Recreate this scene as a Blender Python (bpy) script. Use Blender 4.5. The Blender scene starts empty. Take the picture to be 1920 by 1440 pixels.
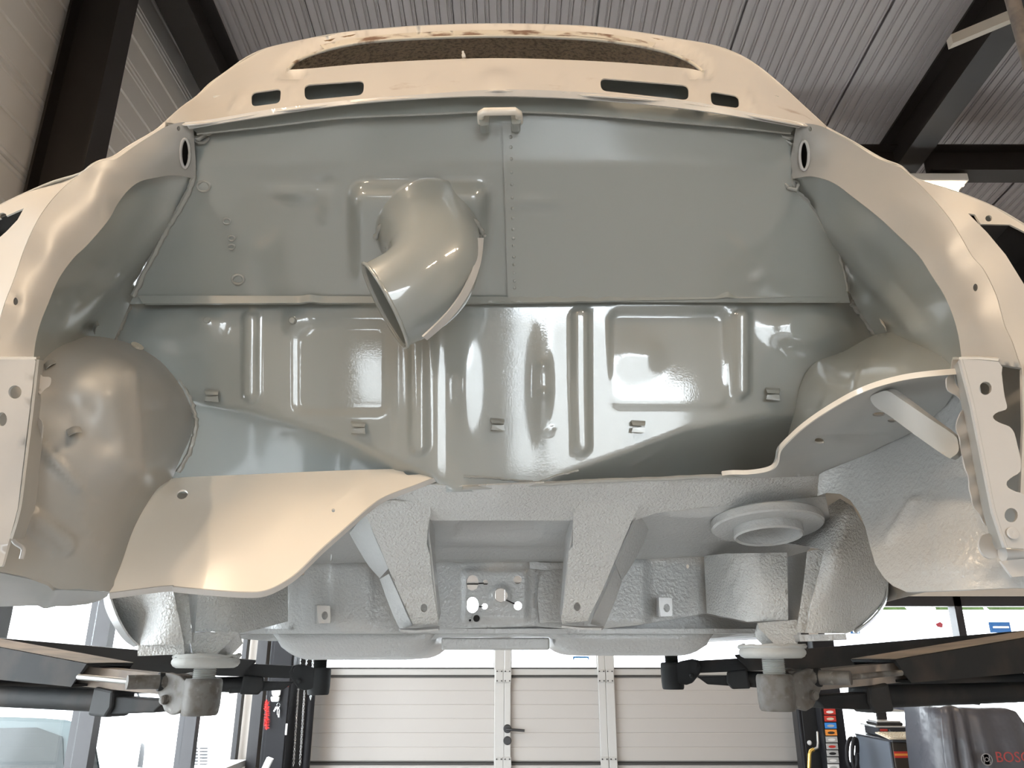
import bpy, bmesh, math, random
import numpy as np
from mathutils import Vector, Matrix, geometry

random.seed(7)
rng = np.random.default_rng(7)
scene = bpy.context.scene
COL = scene.collection

# ------------------------------------------------------------------ camera
FPX = 1440.0
TH = math.radians(19.3)
CZ = 1.70
cam_d = bpy.data.cameras.new('camera')
cam_d.sensor_fit = 'HORIZONTAL'; cam_d.sensor_width = 36.0
cam_d.lens = 36.0 * FPX / 1920.0
cam_d.clip_start = 0.02; cam_d.clip_end = 300
cam = bpy.data.objects.new('camera', cam_d)
cam.location = (0, 0, CZ)
cam.rotation_euler = (math.radians(90) + TH, 0, 0)
COL.objects.link(cam)
scene.camera = cam

# ------------------------------------------------------------------ world, exposure
SKY = 22.0
world = bpy.data.worlds.new('sky'); scene.world = world
world.use_nodes = True
bg = world.node_tree.nodes['Background']
bg.inputs[0].default_value = (0.93, 0.97, 1.0, 1)
bg.inputs[1].default_value = SKY
scene.view_settings.view_transform = 'Standard'
scene.view_settings.look = 'None'
scene.view_settings.gamma = 1.0
scene.view_settings.use_curve_mapping = False
scene.view_settings.exposure = -0.3
try:
    scene.cycles.use_denoising = True
    scene.cycles.max_bounces = 10
    scene.cycles.diffuse_bounces = 6
    scene.cycles.glossy_bounces = 4
    scene.cycles.transparent_max_bounces = 12
    scene.cycles.sample_clamp_indirect = 6.0
    scene.cycles.caustics_reflective = False
    scene.cycles.caustics_refractive = False
except Exception:
    pass
LAMP_W = 100.0                       # watts of one ceiling lamp
LAMP_COL = (1.0, 0.77, 0.545)

def portal(name, loc, rot, sx, sy):
    l = bpy.data.lights.new(name, 'AREA'); l.shape = 'RECTANGLE'
    l.size = sx; l.size_y = sy
    l.cycles.is_portal = True
    o = bpy.data.objects.new(name, l); o.location = loc; o.rotation_euler = rot
    COL.objects.link(o)
    return o
WX = -2.40          # left wall plane
DY = 7.50           # wall with the sectional door
BY = -5.2           # wall behind the camera
RX = 6.6            # right wall plane
R90 = math.radians(90)
portal('window_portal', (WX + .02, 3.95, 1.5), (0, -R90, 0), 2.3, 6.9)
portal('window_portal', (4.75, DY - .05, 1.5), (-R90, 0, 0), 3.6, 1.4)
portal('window_portal', (0.4, DY - .05, 2.0), (-R90, 0, 0), 4.4, .75)
portal('window_portal', (1.25, BY + .05, 1.28), (R90, 0, 0), 2.6, 2.2)
portal('window_portal', (-1.82, BY + .05, 1.35), (R90, 0, 0), .6, .8)

# ------------------------------------------------------------------ materials
def mat(name, col, rough=.5, metal=0.0, coat=0.0, coat_rough=.05, bump=None, bump2=None, var=None, spec=.5, dirt=None):
    """bump=(scale,strength,distance); var=(scale,col2,low,high); dirt=(scale,col,low,high)"""
    m = bpy.data.materials.new(name); m.use_nodes = True
    nt = m.node_tree; N = nt.nodes; L = nt.links
    b = N['Principled BSDF']
    b.inputs['Base Color'].default_value = (*col, 1)
    b.inputs['Roughness'].default_value = rough
    b.inputs['Metallic'].default_value = metal
    b.inputs['Coat Weight'].default_value = coat
    b.inputs['Coat Roughness'].default_value = coat_rough
    b.inputs['Specular IOR Level'].default_value = spec
    tc = N.new('ShaderNodeTexCoord')
    src = None
    for spec_ in (var, dirt):
        if not spec_: continue
        n = N.new('ShaderNodeTexNoise'); n.inputs['Scale'].default_value = spec_[0]; n.inputs['Detail'].default_value = 5
        L.new(tc.outputs['Object'], n.inputs['Vector'])
        r = N.new('ShaderNodeValToRGB')
        r.color_ramp.elements[0].position = spec_[2]; r.color_ramp.elements[1].position = spec_[3]
        r.color_ramp.elements[0].color = (0, 0, 0, 1); r.color_ramp.elements[1].color = (1, 1, 1, 1)
        L.new(n.outputs['Fac'], r.inputs['Fac'])
        mx = N.new('ShaderNodeMixRGB')
        if src is None: mx.inputs[1].default_value = (*col, 1)
        else: L.new(src, mx.inputs[1])
        mx.inputs[2].default_value = (*spec_[1], 1)
        L.new(r.outputs['Color'], mx.inputs['Fac'])
        src = mx.outputs['Color']
    if src is not None: L.new(src, b.inputs['Base Color'])
    prev = None
    for bp in (bump, bump2):
        if not bp: continue
        n = N.new('ShaderNodeTexNoise'); n.inputs['Scale'].default_value = bp[0]; n.inputs['Detail'].default_value = 3
        L.new(tc.outputs['Object'], n.inputs['Vector'])
        bn = N.new('ShaderNodeBump'); bn.inputs['Strength'].default_value = bp[1]; bn.inputs['Distance'].default_value = bp[2]
        L.new(n.outputs['Fac'], bn.inputs['Height'])
        if prev is not None: L.new(prev, bn.inputs['Normal'])
        prev = bn.outputs['Normal']
    if prev is not None:
        L.new(prev, b.inputs['Normal']); L.new(prev, b.inputs['Coat Normal'])
    return m

def emit(name, col, strength):
    m = bpy.data.materials.new(name); m.use_nodes = True
    N = m.node_tree.nodes; N.remove(N['Principled BSDF'])
    e = N.new('ShaderNodeEmission'); e.inputs[0].default_value = (*col, 1); e.inputs[1].default_value = strength
    m.node_tree.links.new(e.outputs[0], N['Material Output'].inputs[0])
    return m

def glassmat(name, tint=(.97, .99, 1.0), refl=.07):
    m = bpy.data.materials.new(name); m.use_nodes = True
    N = m.node_tree.nodes; L = m.node_tree.links; N.remove(N['Principled BSDF'])
    t = N.new('ShaderNodeBsdfTransparent'); t.inputs[0].default_value = (*tint, 1)
    g = N.new('ShaderNodeBsdfGlossy'); g.inputs['Roughness'].default_value = .02
    x = N.new('ShaderNodeMixShader'); x.inputs[0].default_value = refl
    L.new(t.outputs[0], x.inputs[1]); L.new(g.outputs[0], x.inputs[2])
    L.new(x.outputs[0], N['Material Output'].inputs[0])
    return m

PAINT = (.264, .284, .277)
M = {}
M['bay'] = mat('grey_gloss_paint', PAINT, .34, coat=1.0, coat_rough=.035, bump=(330, .10, .0005), bump2=(9, .03, .008))
M['bay'].node_tree.nodes['Principled BSDF'].inputs['Coat IOR'].default_value = 1.72
M['bay_dull'] = mat('grey_primer_paint', (.30, .303, .29), .45, coat=.25, coat_rough=.25, bump=(180, .2, .0005), bump2=(10, .06, .006),
                    var=(7, (.34, .33, .31), .45, .7))
M['under'] = mat('grey_stone_guard', (.49, .50, .495), .38, coat=.7, coat_rough=.08, bump=(210, 1.0, .0045), bump2=(45, .3, .005))
M['under_smooth'] = mat('grey_stone_guard_smooth', (.385, .395, .395), .40, coat=.55, coat_rough=.12, bump=(150, .7, .0025), bump2=(25, .2, .004))
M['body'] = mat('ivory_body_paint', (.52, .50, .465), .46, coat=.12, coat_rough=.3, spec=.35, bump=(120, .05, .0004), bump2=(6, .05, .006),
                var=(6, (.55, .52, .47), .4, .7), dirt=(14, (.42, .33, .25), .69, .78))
M['cowl'] = mat('ivory_gloss_paint', (.68, .65, .60), .38, coat=.8, coat_rough=.10, bump=(120, .05, .0004), bump2=(8, .05, .006), var=(6, (.71, .67, .61), .4, .7), dirt=(11, (.40, .30, .22), .66, .78))
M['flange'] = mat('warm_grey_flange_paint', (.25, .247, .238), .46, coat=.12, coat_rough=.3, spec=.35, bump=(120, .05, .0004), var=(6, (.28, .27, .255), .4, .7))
M['cream'] = mat('grey_paint_lit_cream', (.78, .74, .67), .3, coat=1.0, coat_rough=.04, bump=(200, .06, .0005), bump2=(7, .08, .01))  # car grey raised to cream: apron's strong light put into colour; bright edges share it
M['rust'] = mat('ivory_paint_with_rust', (.58, .54, .46), .5, coat=.2, coat_rough=.2, var=(22, (.16, .09, .05), .52, .64))
M['plate'] = mat('pale_grey_plate_paint', (.46, .46, .455), .38, coat=.5, coat_rough=.12, bump=(160, .12, .0006), var=(9, (.40, .405, .41), .45, .75))
M['sealer'] = mat('grey_seam_sealer', (.29, .298, .285), .36, coat=.9, coat_rough=.08, bump=(260, .5, .002))
M['felt'] = mat('brown_jute_felt', (.26, .165, .09), .95, bump=(300, 1.0, .008), var=(120, (.10, .06, .03), .45, .65))
M['hole'] = mat('cavity_shade_black', (.012, .010, .009), .8)  # shade inside holes and lamp openings painted near-black; hoist panel shares it
M['arm'] = mat('charcoal_powder_coat', (.014, .015, .016), .65, spec=.12, bump=(160, .12, .0006), dirt=(9, (.040, .033, .028), .5, .85))
M['arm_dark'] = mat('black_powder_coat', (.014, .015, .016), .6, spec=.2, bump=(160, .12, .0006))
M['dusty'] = mat('dusty_charcoal_coat', (.20, .165, .135), .8, bump=(120, .2, .001), var=(14, (.11, .095, .085), .4, .7))
M['steel'] = mat('worn_cast_steel', (.11, .106, .10), .6, metal=.3, bump=(90, .4, .0015), var=(45, (.07, .06, .05), .45, .65), dirt=(70, (.22, .21, .20), .62, .78))
M['bright'] = mat('bright_turned_steel', (.42, .42, .41), .38, metal=.8, bump=(120, .2, .0006))
M['padpaint'] = mat('grey_overspray_rubber', (.36, .37, .36), .6, bump=(110, .6, .002))
M['beam'] = mat('dark_brown_steel_paint', (.010, .0075, .0062), .5, bump=(60, .1, .001), spec=.3)
M['siding'] = mat('cream_wall_sheet', (.52, .485, .445), .5, bump=(8, .05, .01))
M['roofsheet'] = mat('grey_white_roof_sheet', (.25, .225, .223), .45, bump=(60, .03, .001))
M['white_trim'] = mat('pale_wood_strip', (.50, .46, .40), .6)
M['door'] = mat('cream_door_sheet', (.37, .35, .33), .5, bump=(60, .05, .001))
M['door_alu'] = mat('pale_aluminium_profile', (.40, .39, .375), .4, metal=.15)
M['gasket'] = mat('dark_rubber_gasket', (.03, .028, .026), .7)
M['black'] = mat('black_plastic', (.012, .012, .013), .4)
M['blackpost'] = mat('black_painted_steel', (.009, .009, .011), .55, spec=.2, bump=(80, .08, .0005))
M['frame'] = mat('anthracite_window_frame', (.022, .021, .023), .45, spec=.3)
M['frame_lt'] = mat('pale_lilac_frame', (.48, .47, .52), .4)
M['glass'] = glassmat('window_glass')
M['floor'] = mat('grey_sealed_concrete', (.36, .365, .37), .4, bump=(30, .1, .001), var=(3, (.29, .295, .30), .4, .7))
M['plaster'] = mat('white_plaster', (.62, .61, .59), .8, bump=(60, .1, .001))
M['tube'] = emit('lamp_tube_glow', (1.0, .78, .52), 26.0)
M['lamp'] = mat('white_lamp_housing', (.72, .70, .66), .4)
M['chrome'] = mat('chrome', (.72, .72, .72), .15, metal=1.0)
M['brass'] = mat('brass', (.62, .42, .12), .3, metal=1.0)
M['red'] = mat('red_fibre', (.55, .015, .012), .7)
M['white'] = mat('white_plastic', (.75, .75, .74), .4)
M['ground'] = mat('pale_outdoor_paving', (.86, .86, .85), .9, bump=(20, .2, .01))
M['facade'] = mat('white_facade', (.85, .85, .84), .9)
M['leaf'] = mat('hedge_leaves', (.022, .036, .012), .9, spec=.0, bump=(30, .8, .05))
M['blue_out'] = mat('blue_outdoor_paint', (.003, .014, .036), .5, spec=.0)
M['red_out'] = mat('red_outdoor_cloth', (.04, .004, .006), .8, spec=.0)
M['blue'] = mat('blue_sign_paint', (.04, .22, .62), .4)
M['teal'] = mat('teal_car_paint', (.012, .027, .030), .4, coat=.3, coat_rough=.1)
M['whitecar'] = mat('white_car_paint', (.85, .85, .85), .3, coat=1, coat_rough=.05)
M['carglass'] = mat('tinted_car_glass', (.006, .010, .011), .1, spec=.4)
M['seat'] = mat('dark_car_seat', (.03, .035, .04), .8)
M['tyre'] = mat('black_tyre_rubber', (.015, .015, .016), .8)
M['cabinet'] = mat('anthracite_cabinet_paint', (.035, .038, .045), .35)
M['cab_side'] = mat('slate_blue_cabinet_paint', (.10, .115, .14), .4)
M['brown'] = mat('dark_brown_panel', (.030, .022, .015), .45)
M['orange'] = mat('orange_print', (.75, .28, .05), .5)
M['redprint'] = mat('red_print', (.45, .03, .02), .5)
M['keys'] = mat('beige_keycaps', (.62, .55, .43), .6)
M['cover'] = mat('charcoal_vinyl_cover', (.060, .062, .075), .38, bump=(5, .5, .05))
M['coverprint'] = mat('red_vinyl_print', (.30, .045, .045), .5)
M['greyprint'] = mat('grey_vinyl_print', (.20, .20, .21), .5)
M['screen'] = mat('dark_monitor_screen', (.02, .018, .016), .2)
M['silver'] = mat('silver_plastic', (.42, .42, .42), .35)

# ------------------------------------------------------------------ object helpers
def link(o, parent=None):
    COL.objects.link(o)
    if parent is not None:
        o.parent = parent
        w = Vector((0, 0, 0)); p = parent
        while p is not None:
            w += p.location; p = p.parent
        o.location = -w
    return o

def mk(name, verts, faces, m, parent=None, smooth=False, label=None, cat=None, group=None, kind=None):
    me = bpy.data.meshes.new(name)
    me.from_pydata([tuple(map(float, v)) for v in verts], [], [tuple(map(int, f)) for f in faces])
    me.materials.append(M[m] if isinstance(m, str) else m)
    if smooth:
        me.polygons.foreach_set('use_smooth', [True] * len(me.polygons))
    me.update()
    o = bpy.data.objects.new(name, me)
    link(o, parent)
    return tag(o, label, cat, group, kind)

def tag(o, label=None, cat=None, group=None, kind=None):
    if label: o['label'] = label
    if cat: o['category'] = cat
    if group: o['group'] = group
    if kind: o['kind'] = kind
    return o

def thing(name, loc, label, cat, group=None):
    o = bpy.data.objects.new(name, None); o.empty_display_size = .05
    o.location = loc
    COL.objects.link(o)
    return tag(o, label, cat, group)

def tv(v):
    return np.tan(TH + np.arctan((720.0 - np.asarray(v, float)) / FPX))

def P(u, v, Y):
    """the point of the place that stands at distance Y on the sight line of (u, v)"""
    u = np.asarray(u, float); Y = np.asarray(Y, float)
    Z = Y * tv(v)
    d = Y * math.cos(TH) + Z * math.sin(TH)
    X = (u - 960.0) / FPX * d
    return np.stack([X, Y + 0 * X, CZ + Z], -1)

def V(u, v, Y):
    return Vector(P(u, v, Y))

def cr(pts, closed=False, n=6):
    """Catmull-Rom through points of any dimension"""
    p = np.array(pts, float); k = len(p); out = []
    segs = k if closed else k - 1
    for i in range(segs):
        if closed:
            a, b, c, d = p[(i - 1) % k], p[i], p[(i + 1) % k], p[(i + 2) % k]
        else:
            a, b, c, d = p[max(i - 1, 0)], p[i], p[i + 1], p[min(i + 2, k - 1)]
        for j in range(n):
            t = j / n
            out.append(.5 * ((2 * b) + (-a + c) * t + (2 * a - 5 * b + 4 * c - d) * t * t + (-a + 3 * b - 3 * c + d) * t ** 3))
    if not closed: out.append(p[-1])
    return [tuple(x) for x in out]

def tps(ctrl, reg=1e-4):
    c = np.array(ctrl, float); n = len(c)
    xy = c[:, :2] / 400.0
    def U(r2): return np.where(r2 > 1e-12, r2 * np.log(np.maximum(r2, 1e-12)), 0.0)
    d2 = ((xy[:, None] - xy[None]) ** 2).sum(-1)
    K = U(d2) + reg * np.eye(n)
    Pm = np.hstack([np.ones((n, 1)), xy])
    A = np.zeros((n + 3, n + 3)); A[:n, :n] = K; A[:n, n:] = Pm; A[n:, :n] = Pm.T
    w = np.linalg.solve(A, np.concatenate([c[:, 2], np.zeros(3)]))
    def f(u, v):
        u = np.asarray(u, float) / 400.0; v = np.asarray(v, float) / 400.0
        r2 = (u[..., None] - xy[:, 0]) ** 2 + (v[..., None] - xy[:, 1]) ** 2
        return U(r2) @ w[:n] + w[n] + w[n + 1] * u + w[n + 2] * v
    return f

def ss(x):
    x = np.clip(x, 0, 1); return x * x * (3 - 2 * x)

def capsule(u, v, u0, v0, u1, v1, r, soft):
    dx, dy = u1 - u0, v1 - v0
    t = np.clip(((u - u0) * dx + (v - v0) * dy) / (dx * dx + dy * dy + 1e-9), 0, 1)
    d = np.hypot(u - u0 - t * dx, v - v0 - t * dy)
    return ss((r - d) / soft)

def rbox(u, v, cu, cv, hu, hv, r, soft):
    qx = np.abs(u - cu) - hu + r; qy = np.abs(v - cv) - hv + r
    d = np.hypot(np.maximum(qx, 0), np.maximum(qy, 0)) + np.minimum(np.maximum(qx, qy), 0) - r
    return ss(-d / soft)

def blob(u, v, cu, cv, ru, rv):
    return np.exp(-(((u - cu) / ru) ** 2 + ((v - cv) / rv) ** 2))

def ell(cu, cv, ru, rv=None, n=18, rot=0.0):
    rv = ru if rv is None else rv
    c, s = math.cos(rot), math.sin(rot)
    return [(cu + ru * math.cos(a) * c - rv * math.sin(a) * s, cv + ru * math.cos(a) * s + rv * math.sin(a) * c)
            for a in [2 * math.pi * i / n for i in range(n)]]

def rrect(pts, r, n=5):
    """polygon with rounded corners"""
    out = []; k = len(pts)
    for i in range(k):
        a, b, c = (np.array(pts[(i + j) % k][:2], float) for j in (-1, 0, 1))
        d1 = (a - b); d2 = (c - b); l1 = np.linalg.norm(d1); l2 = np.linalg.norm(d2)
        q = min(r, l1 * .45, l2 * .45); p1 = b + d1 / l1 * q; p2 = b + d2 / l2 * q
        for j in range(n + 1):
            t = j / n
            out.append(tuple((1 - t) ** 2 * p1 + 2 * t * (1 - t) * b + t * t * p2))
    return out

def inside(poly, x, y):
    poly = np.asarray(poly, float)[:, :2]; res = np.zeros(np.shape(x), bool)
    xj, yj = poly[-1]
    for xi, yi in poly:
        c = ((yi > y) != (yj > y))
        with np.errstate(divide='ignore', invalid='ignore'):
            res ^= c & (x < (xj - xi) * (y - yi) / (yj - yi) + xi)
        xj, yj = xi, yi
    return res

def resample(poly, step):
    out = []; k = len(poly)
    for i in range(k):
        a = np.array(poly[i][:2], float); b = np.array(poly[(i + 1) % k][:2], float)
        n = max(1, int(math.ceil(np.linalg.norm(b - a) / step)))
        for j in range(n): out.append(tuple(a + (b - a) * j / n))
    return out

def sheet(name, outline, F, m, parent, holes=(), step=14, thick=.002, disp=None, back=True, **kw):
    """pressed sheet metal: outline and holes in sight-line coordinates, F its distance, real thickness"""
    loops = [resample(outline, step)] + [resample(h, step) for h in holes]
    pts = []; edges = []
    for lp in loops:
        s = len(pts); pts += lp
        edges += [(s + i, s + (i + 1) % len(lp)) for i in range(len(lp))]
    B = np.array(pts)
    x0, y0 = B.min(0); x1, y1 = B.max(0)
    gx, gy = np.meshgrid(np.arange(x0 + step * .5, x1, step), np.arange(y0 + step * .5, y1, step))
    gx = gx.ravel(); gy = gy.ravel()
    ok = inside(loops[0], gx, gy)
    for h in loops[1:]: ok &= ~inside(h, gx, gy)
    gx, gy = gx[ok], gy[ok]
    keep = np.ones(len(gx), bool)
    for i in range(0, len(gx), 2000):
        d2 = (gx[i:i + 2000, None] - B[None, :, 0]) ** 2 + (gy[i:i + 2000, None] - B[None, :, 1]) ** 2
        keep[i:i + 2000] = d2.min(1) > (step * .45) ** 2
    pts += list(zip(gx[keep], gy[keep]))
    vs, es, fs, *_ = geometry.delaunay_2d_cdt([Vector(p) for p in pts], edges, [], 0, 1e-4)
    uv = np.array([(p.x, p.y) for p in vs]); tri = np.array([list(f) for f in fs])
    c = uv[tri].mean(1)
    ok = inside(loops[0], c[:, 0], c[:, 1])
    for h in loops[1:]: ok &= ~inside(h, c[:, 0], c[:, 1])
    tri = tri[ok]
    a, b, cc = uv[tri[:, 0]], uv[tri[:, 1]], uv[tri[:, 2]]
    area = (b[:, 0] - a[:, 0]) * (cc[:, 1] - a[:, 1]) - (b[:, 1] - a[:, 1]) * (cc[:, 0] - a[:, 0])
    tri[area > 0] = tri[area > 0][:, ::-1]
    used = np.unique(tri); remap = -np.ones(len(uv), int); remap[used] = np.arange(len(used))
    uv = uv[used]; tri = remap[tri]
    p = P(uv[:, 0], uv[:, 1], F(uv[:, 0], uv[:, 1]))
    def normals(p):
        fn = np.cross(p[tri[:, 1]] - p[tri[:, 0]], p[tri[:, 2]] - p[tri[:, 0]])
        n = np.zeros_like(p)
        for k in range(3): np.add.at(n, tri[:, k], fn)
        return n / np.maximum(np.linalg.norm(n, axis=1, keepdims=True), 1e-12)
    n = normals(p)
    cd = np.array([0, 0, CZ]) - p
    if np.mean((n * cd).sum(1)) < 0: tri = tri[:, ::-1]; n = -n
    if disp is not None:
        p = p + n * disp(uv[:, 0], uv[:, 1])[:, None]
        n = normals(p)
    nv = len(p)
    verts = [p]; faces = [tuple(t) for t in tri]
    if thick > 0:
        q = p - n * thick
        verts.append(q)
        faces += [(t[2] + nv, t[1] + nv, t[0] + nv) for t in tri]
        cnt = {}
        for t in tri:
            for i in range(3):
                e = (int(t[i]), int(t[(i + 1) % 3])); cnt[e] = cnt.get(e, 0) + 1
        rim = [e for e in cnt if (e[1], e[0]) not in cnt]
        idx = {}; rv = []
        for e in rim:
            for k in e:
                if k not in idx:
                    idx[k] = 2 * nv + len(rv); rv += [p[k], q[k]]
        for x, y in rim:
            faces.append((idx[y], idx[x], idx[x] + 1, idx[y] + 1))
        verts.append(np.array(rv))
    return mk(name, np.concatenate(verts), faces, m, parent, smooth=True, **kw)

def frame_of(d):
    d = Vector(d).normalized()
    up = Vector((0, 0, 1)) if abs(d.z) < .92 else Vector((1, 0, 0))
    a = d.cross(up).normalized(); b = a.cross(d).normalized()
    return a, b, d

def tube(name, pts, r, m, parent=None, seg=12, closed=False, caps=True, smooth=True, inner=None, sy=1.0, **kw):
    """round bar along a path; r a number or a list; inner= wall thickness of an open pipe"""
    pts = [Vector(p) for p in pts]; k = len(pts)
    rs = [r] * k if not hasattr(r, '__len__') else list(r)
    verts = []; faces = []
    pa = None
    for i, p in enumerate(pts):
        if closed: t = pts[(i + 1) % k] - pts[(i - 1) % k]
        else: t = pts[min(i + 1, k - 1)] - pts[max(i - 1, 0)]
        t.normalize()
        if pa is None: a, b, _ = frame_of(t)
        else:
            a = (pa - t * pa.dot(t)).normalized(); b = a.cross(t)
        pa = a
        for j in range(seg):
            w = 2 * math.pi * j / seg
            verts.append(p + a * (math.cos(w) * rs[i]) + b * (math.sin(w) * rs[i] * sy))
    n = k if closed else k - 1
    for i in range(n):
        for j in range(seg):
            A = i * seg + j; B = i * seg + (j + 1) % seg; C = ((i + 1) % k) * seg + (j + 1) % seg; D = ((i + 1) % k) * seg + j
            faces.append((A, B, C, D))
    if inner and not closed:
        o2 = len(verts); cen = pts
        for i in range(k):
            for j in range(seg):
                q = verts[i * seg + j]; verts.append(q + (cen[i] - q).normalized() * inner)
        for i in range(n):
            for j in range(seg):
                A = i * seg + j; B = i * seg + (j + 1) % seg
                faces.append((o2 + B, o2 + A, o2 + A + seg, o2 + B + seg))
        for i in (0, k - 1):
            for j in range(seg):
                A = i * seg + j; B = i * seg + (j + 1) % seg
                faces.append((A, B, o2 + B, o2 + A))
    elif caps and not closed:
        faces.append(tuple(range(seg))[::-1]); faces.append(tuple((k - 1) * seg + j for j in range(seg)))
    o = mk(name, verts, faces, m, parent, smooth=smooth, **kw)
    if caps and not inner and smooth and not closed:
        o.data.polygons[len(faces) - 1].use_smooth = False; o.data.polygons[len(faces) - 2].use_smooth = False
        o.data.set_sharp_from_angle(angle=math.radians(50))
    return o

def lathe(name, prof, base, axis, m, parent=None, seg=36, sharp=40, **kw):
    a, b, d = frame_of(axis); base = Vector(base); verts = []; faces = []; k = len(prof)
    for r, h in prof:
        for j in range(seg):
            w = 2 * math.pi * j / seg
            verts.append(base + d * h + a * (r * math.cos(w)) + b * (r * math.sin(w)))
    for i in range(k - 1):
        for j in range(seg):
            A = i * seg + j; B = i * seg + (j + 1) % seg
            faces.append((A, B, B + seg, A + seg))
    if prof[0][0] > 1e-6: faces.append(tuple(range(seg))[::-1])
    if prof[-1][0] > 1e-6: faces.append(tuple((k - 1) * seg + j for j in range(seg)))
    o = mk(name, verts, faces, m, parent, smooth=True, **kw)
    o.data.set_sharp_from_angle(angle=math.radians(sharp))
    return o

def box(name, c, s, m, parent=None, rot=None, bevel=0.0, **kw):
    bm = bmesh.new(); bmesh.ops.create_cube(bm, size=1.0)
    bmesh.ops.scale(bm, vec=Vector(s), verts=bm.verts)
    if bevel: bmesh.ops.bevel(bm, geom=bm.edges[:], offset=bevel, segments=2, affect='EDGES', profile=.5)
    mt = Matrix.Translation(Vector(c))
    if rot is not None: mt = mt @ (rot.to_4x4() if isinstance(rot, Matrix) else Matrix.Rotation(rot, 4, 'Z'))
    bm.transform(mt)
    me = bpy.data.meshes.new(name); bm.to_mesh(me); bm.free()
    me.materials.append(M[m] if isinstance(m, str) else m)
    o = bpy.data.objects.new(name, me); link(o, parent)
    return tag(o, **{k: v for k, v in kw.items()})

def slab(name, poly, off, m, parent=None, bevel=0.0, **kw):
    """closed planar-ish polygon of 3D points extruded by the vector off"""
    n = len(poly); off = Vector(off)
    verts = [Vector(p) for p in poly] + [Vector(p) + off for p in poly]
    faces = [tuple(range(n)), tuple(range(2 * n - 1, n - 1, -1))]
    faces += [((i + 1) % n, i, i + n, (i + 1) % n + n) for i in range(n)]
    bm = bmesh.new()
    bv = [bm.verts.new(v) for v in verts]
    for f in faces: bm.faces.new([bv[i] for i in f])
    bmesh.ops.recalc_face_normals(bm, faces=bm.faces[:])
    if bevel: bmesh.ops.bevel(bm, geom=bm.edges[:], offset=bevel, segments=2, affect='EDGES', profile=.5)
    me = bpy.data.meshes.new(name); bm.to_mesh(me); bm.free()
    me.materials.append(M[m] if isinstance(m, str) else m)
    o = bpy.data.objects.new(name, me); link(o, parent)
    return tag(o, **kw)

def strip(name, A, B, m, parent=None, thick=.0015, smooth=True, **kw):
    """band between two paths of 3D points, with thickness"""
    A = [Vector(p) for p in A]; B = [Vector(p) for p in B]; n = len(A)
    nor = []
    for i in range(n):
        t = A[min(i + 1, n - 1)] - A[max(i - 1, 0)]
        nor.append(t.cross(B[i] - A[i]).normalized() * thick)
    vs = A + B + [A[i] + nor[i] for i in range(n)] + [B[i] + nor[i] for i in range(n)]
    f = []
    for i in range(n - 1):
        f += [(i, i + 1, n + i + 1, n + i), (2 * n + i + 1, 2 * n + i, 3 * n + i, 3 * n + i + 1),
              (i + 1, i, 2 * n + i, 2 * n + i + 1), (n + i, n + i + 1, 3 * n + i + 1, 3 * n + i)]
    f += [(0, n, 3 * n, 2 * n), (2 * n - 1, n - 1, 3 * n - 1, 4 * n - 1)]
    o = mk(name, vs, f, m, parent, smooth=smooth, **kw)
    bm = bmesh.new(); bm.from_mesh(o.data); bmesh.ops.recalc_face_normals(bm, faces=bm.faces[:]); bm.to_mesh(o.data); bm.free()
    if smooth: o.data.set_sharp_from_angle(angle=math.radians(45))
    return o

def grid(name, rows, m, parent=None, thick=0.0, **kw):
    """smooth surface through rows of 3D points"""
    r = len(rows); c = len(rows[0])
    vs = [p for row in rows for p in row]
    f = [(i * c + j, i * c + j + 1, (i + 1) * c + j + 1, (i + 1) * c + j) for i in range(r - 1) for j in range(c - 1)]
    o = mk(name, vs, f, m, parent, smooth=True, **kw)
    if thick:
        s = o.modifiers.new('thickness', 'SOLIDIFY'); s.thickness = thick; s.offset = 0
    return o

# ================================================================== THE SETTING
PITCH = math.tan(math.radians(3.5))
def zc(Y): return CZ + 4.1 - (Y - 4.3) * PITCH
STR = dict(kind='structure')

box('floor', ((WX + RX) / 2, (BY + DY) / 2, -.05), (RX - WX + .4, DY - BY + .4, .1), 'floor', **STR)

# ceiling: sandwich roof with ribbed liner sheets
ceil = mk('ceiling', [(WX - .2, BY - .2, zc(BY - .2) + .10), (RX + .2, BY - .2, zc(BY - .2) + .10), (RX + .2, DY + .2, zc(DY + .2) + .10), (WX - .2, DY + .2, zc(DY + .2) + .10),
                      (WX - .2, BY - .2, zc(BY - .2) + .22), (RX + .2, BY - .2, zc(BY - .2) + .22), (RX + .2, DY + .2, zc(DY + .2) + .22), (WX - .2, DY + .2, zc(DY + .2) + .22)],
          [(0, 3, 2, 1), (4, 5, 6, 7), (0, 1, 5, 4), (1, 2, 6, 5), (2, 3, 7, 6), (3, 0, 4, 7)], 'roofsheet', **STR)
prof = []
NP = 9; PW = (RX - WX) / NP; NR = 12; RP = (PW - .012) / NR
for i in range(NR):
    x = i * RP
    prof += [(x, 0), (x + RP * .58, 0), (x + RP * .64, .011), (x + RP * .72, .011), (x + RP * .78, .004), (x + RP * .88, .004), (x + RP * .94, .011)]
prof += [(NR * RP, .011), (NR * RP, .03), (PW, .03)]
pv = [(x, BY - .1, zc(BY - .1) + .06 + h) for x, h in prof] + [(x, DY + .1, zc(DY + .1) + .06 + h) for x, h in prof]
nP = len(prof)
pme = None
for i in range(NP):
    if pme is None:
        o = mk('panel', pv, [(j, j + 1, nP + j + 1, nP + j) for j in range(nP - 1)], 'roofsheet', ceil); pme = o.data
        o.location.x += WX
    else:
        o = bpy.data.objects.new('panel', pme); link(o, ceil); o.location.x += WX + i * PW

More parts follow.
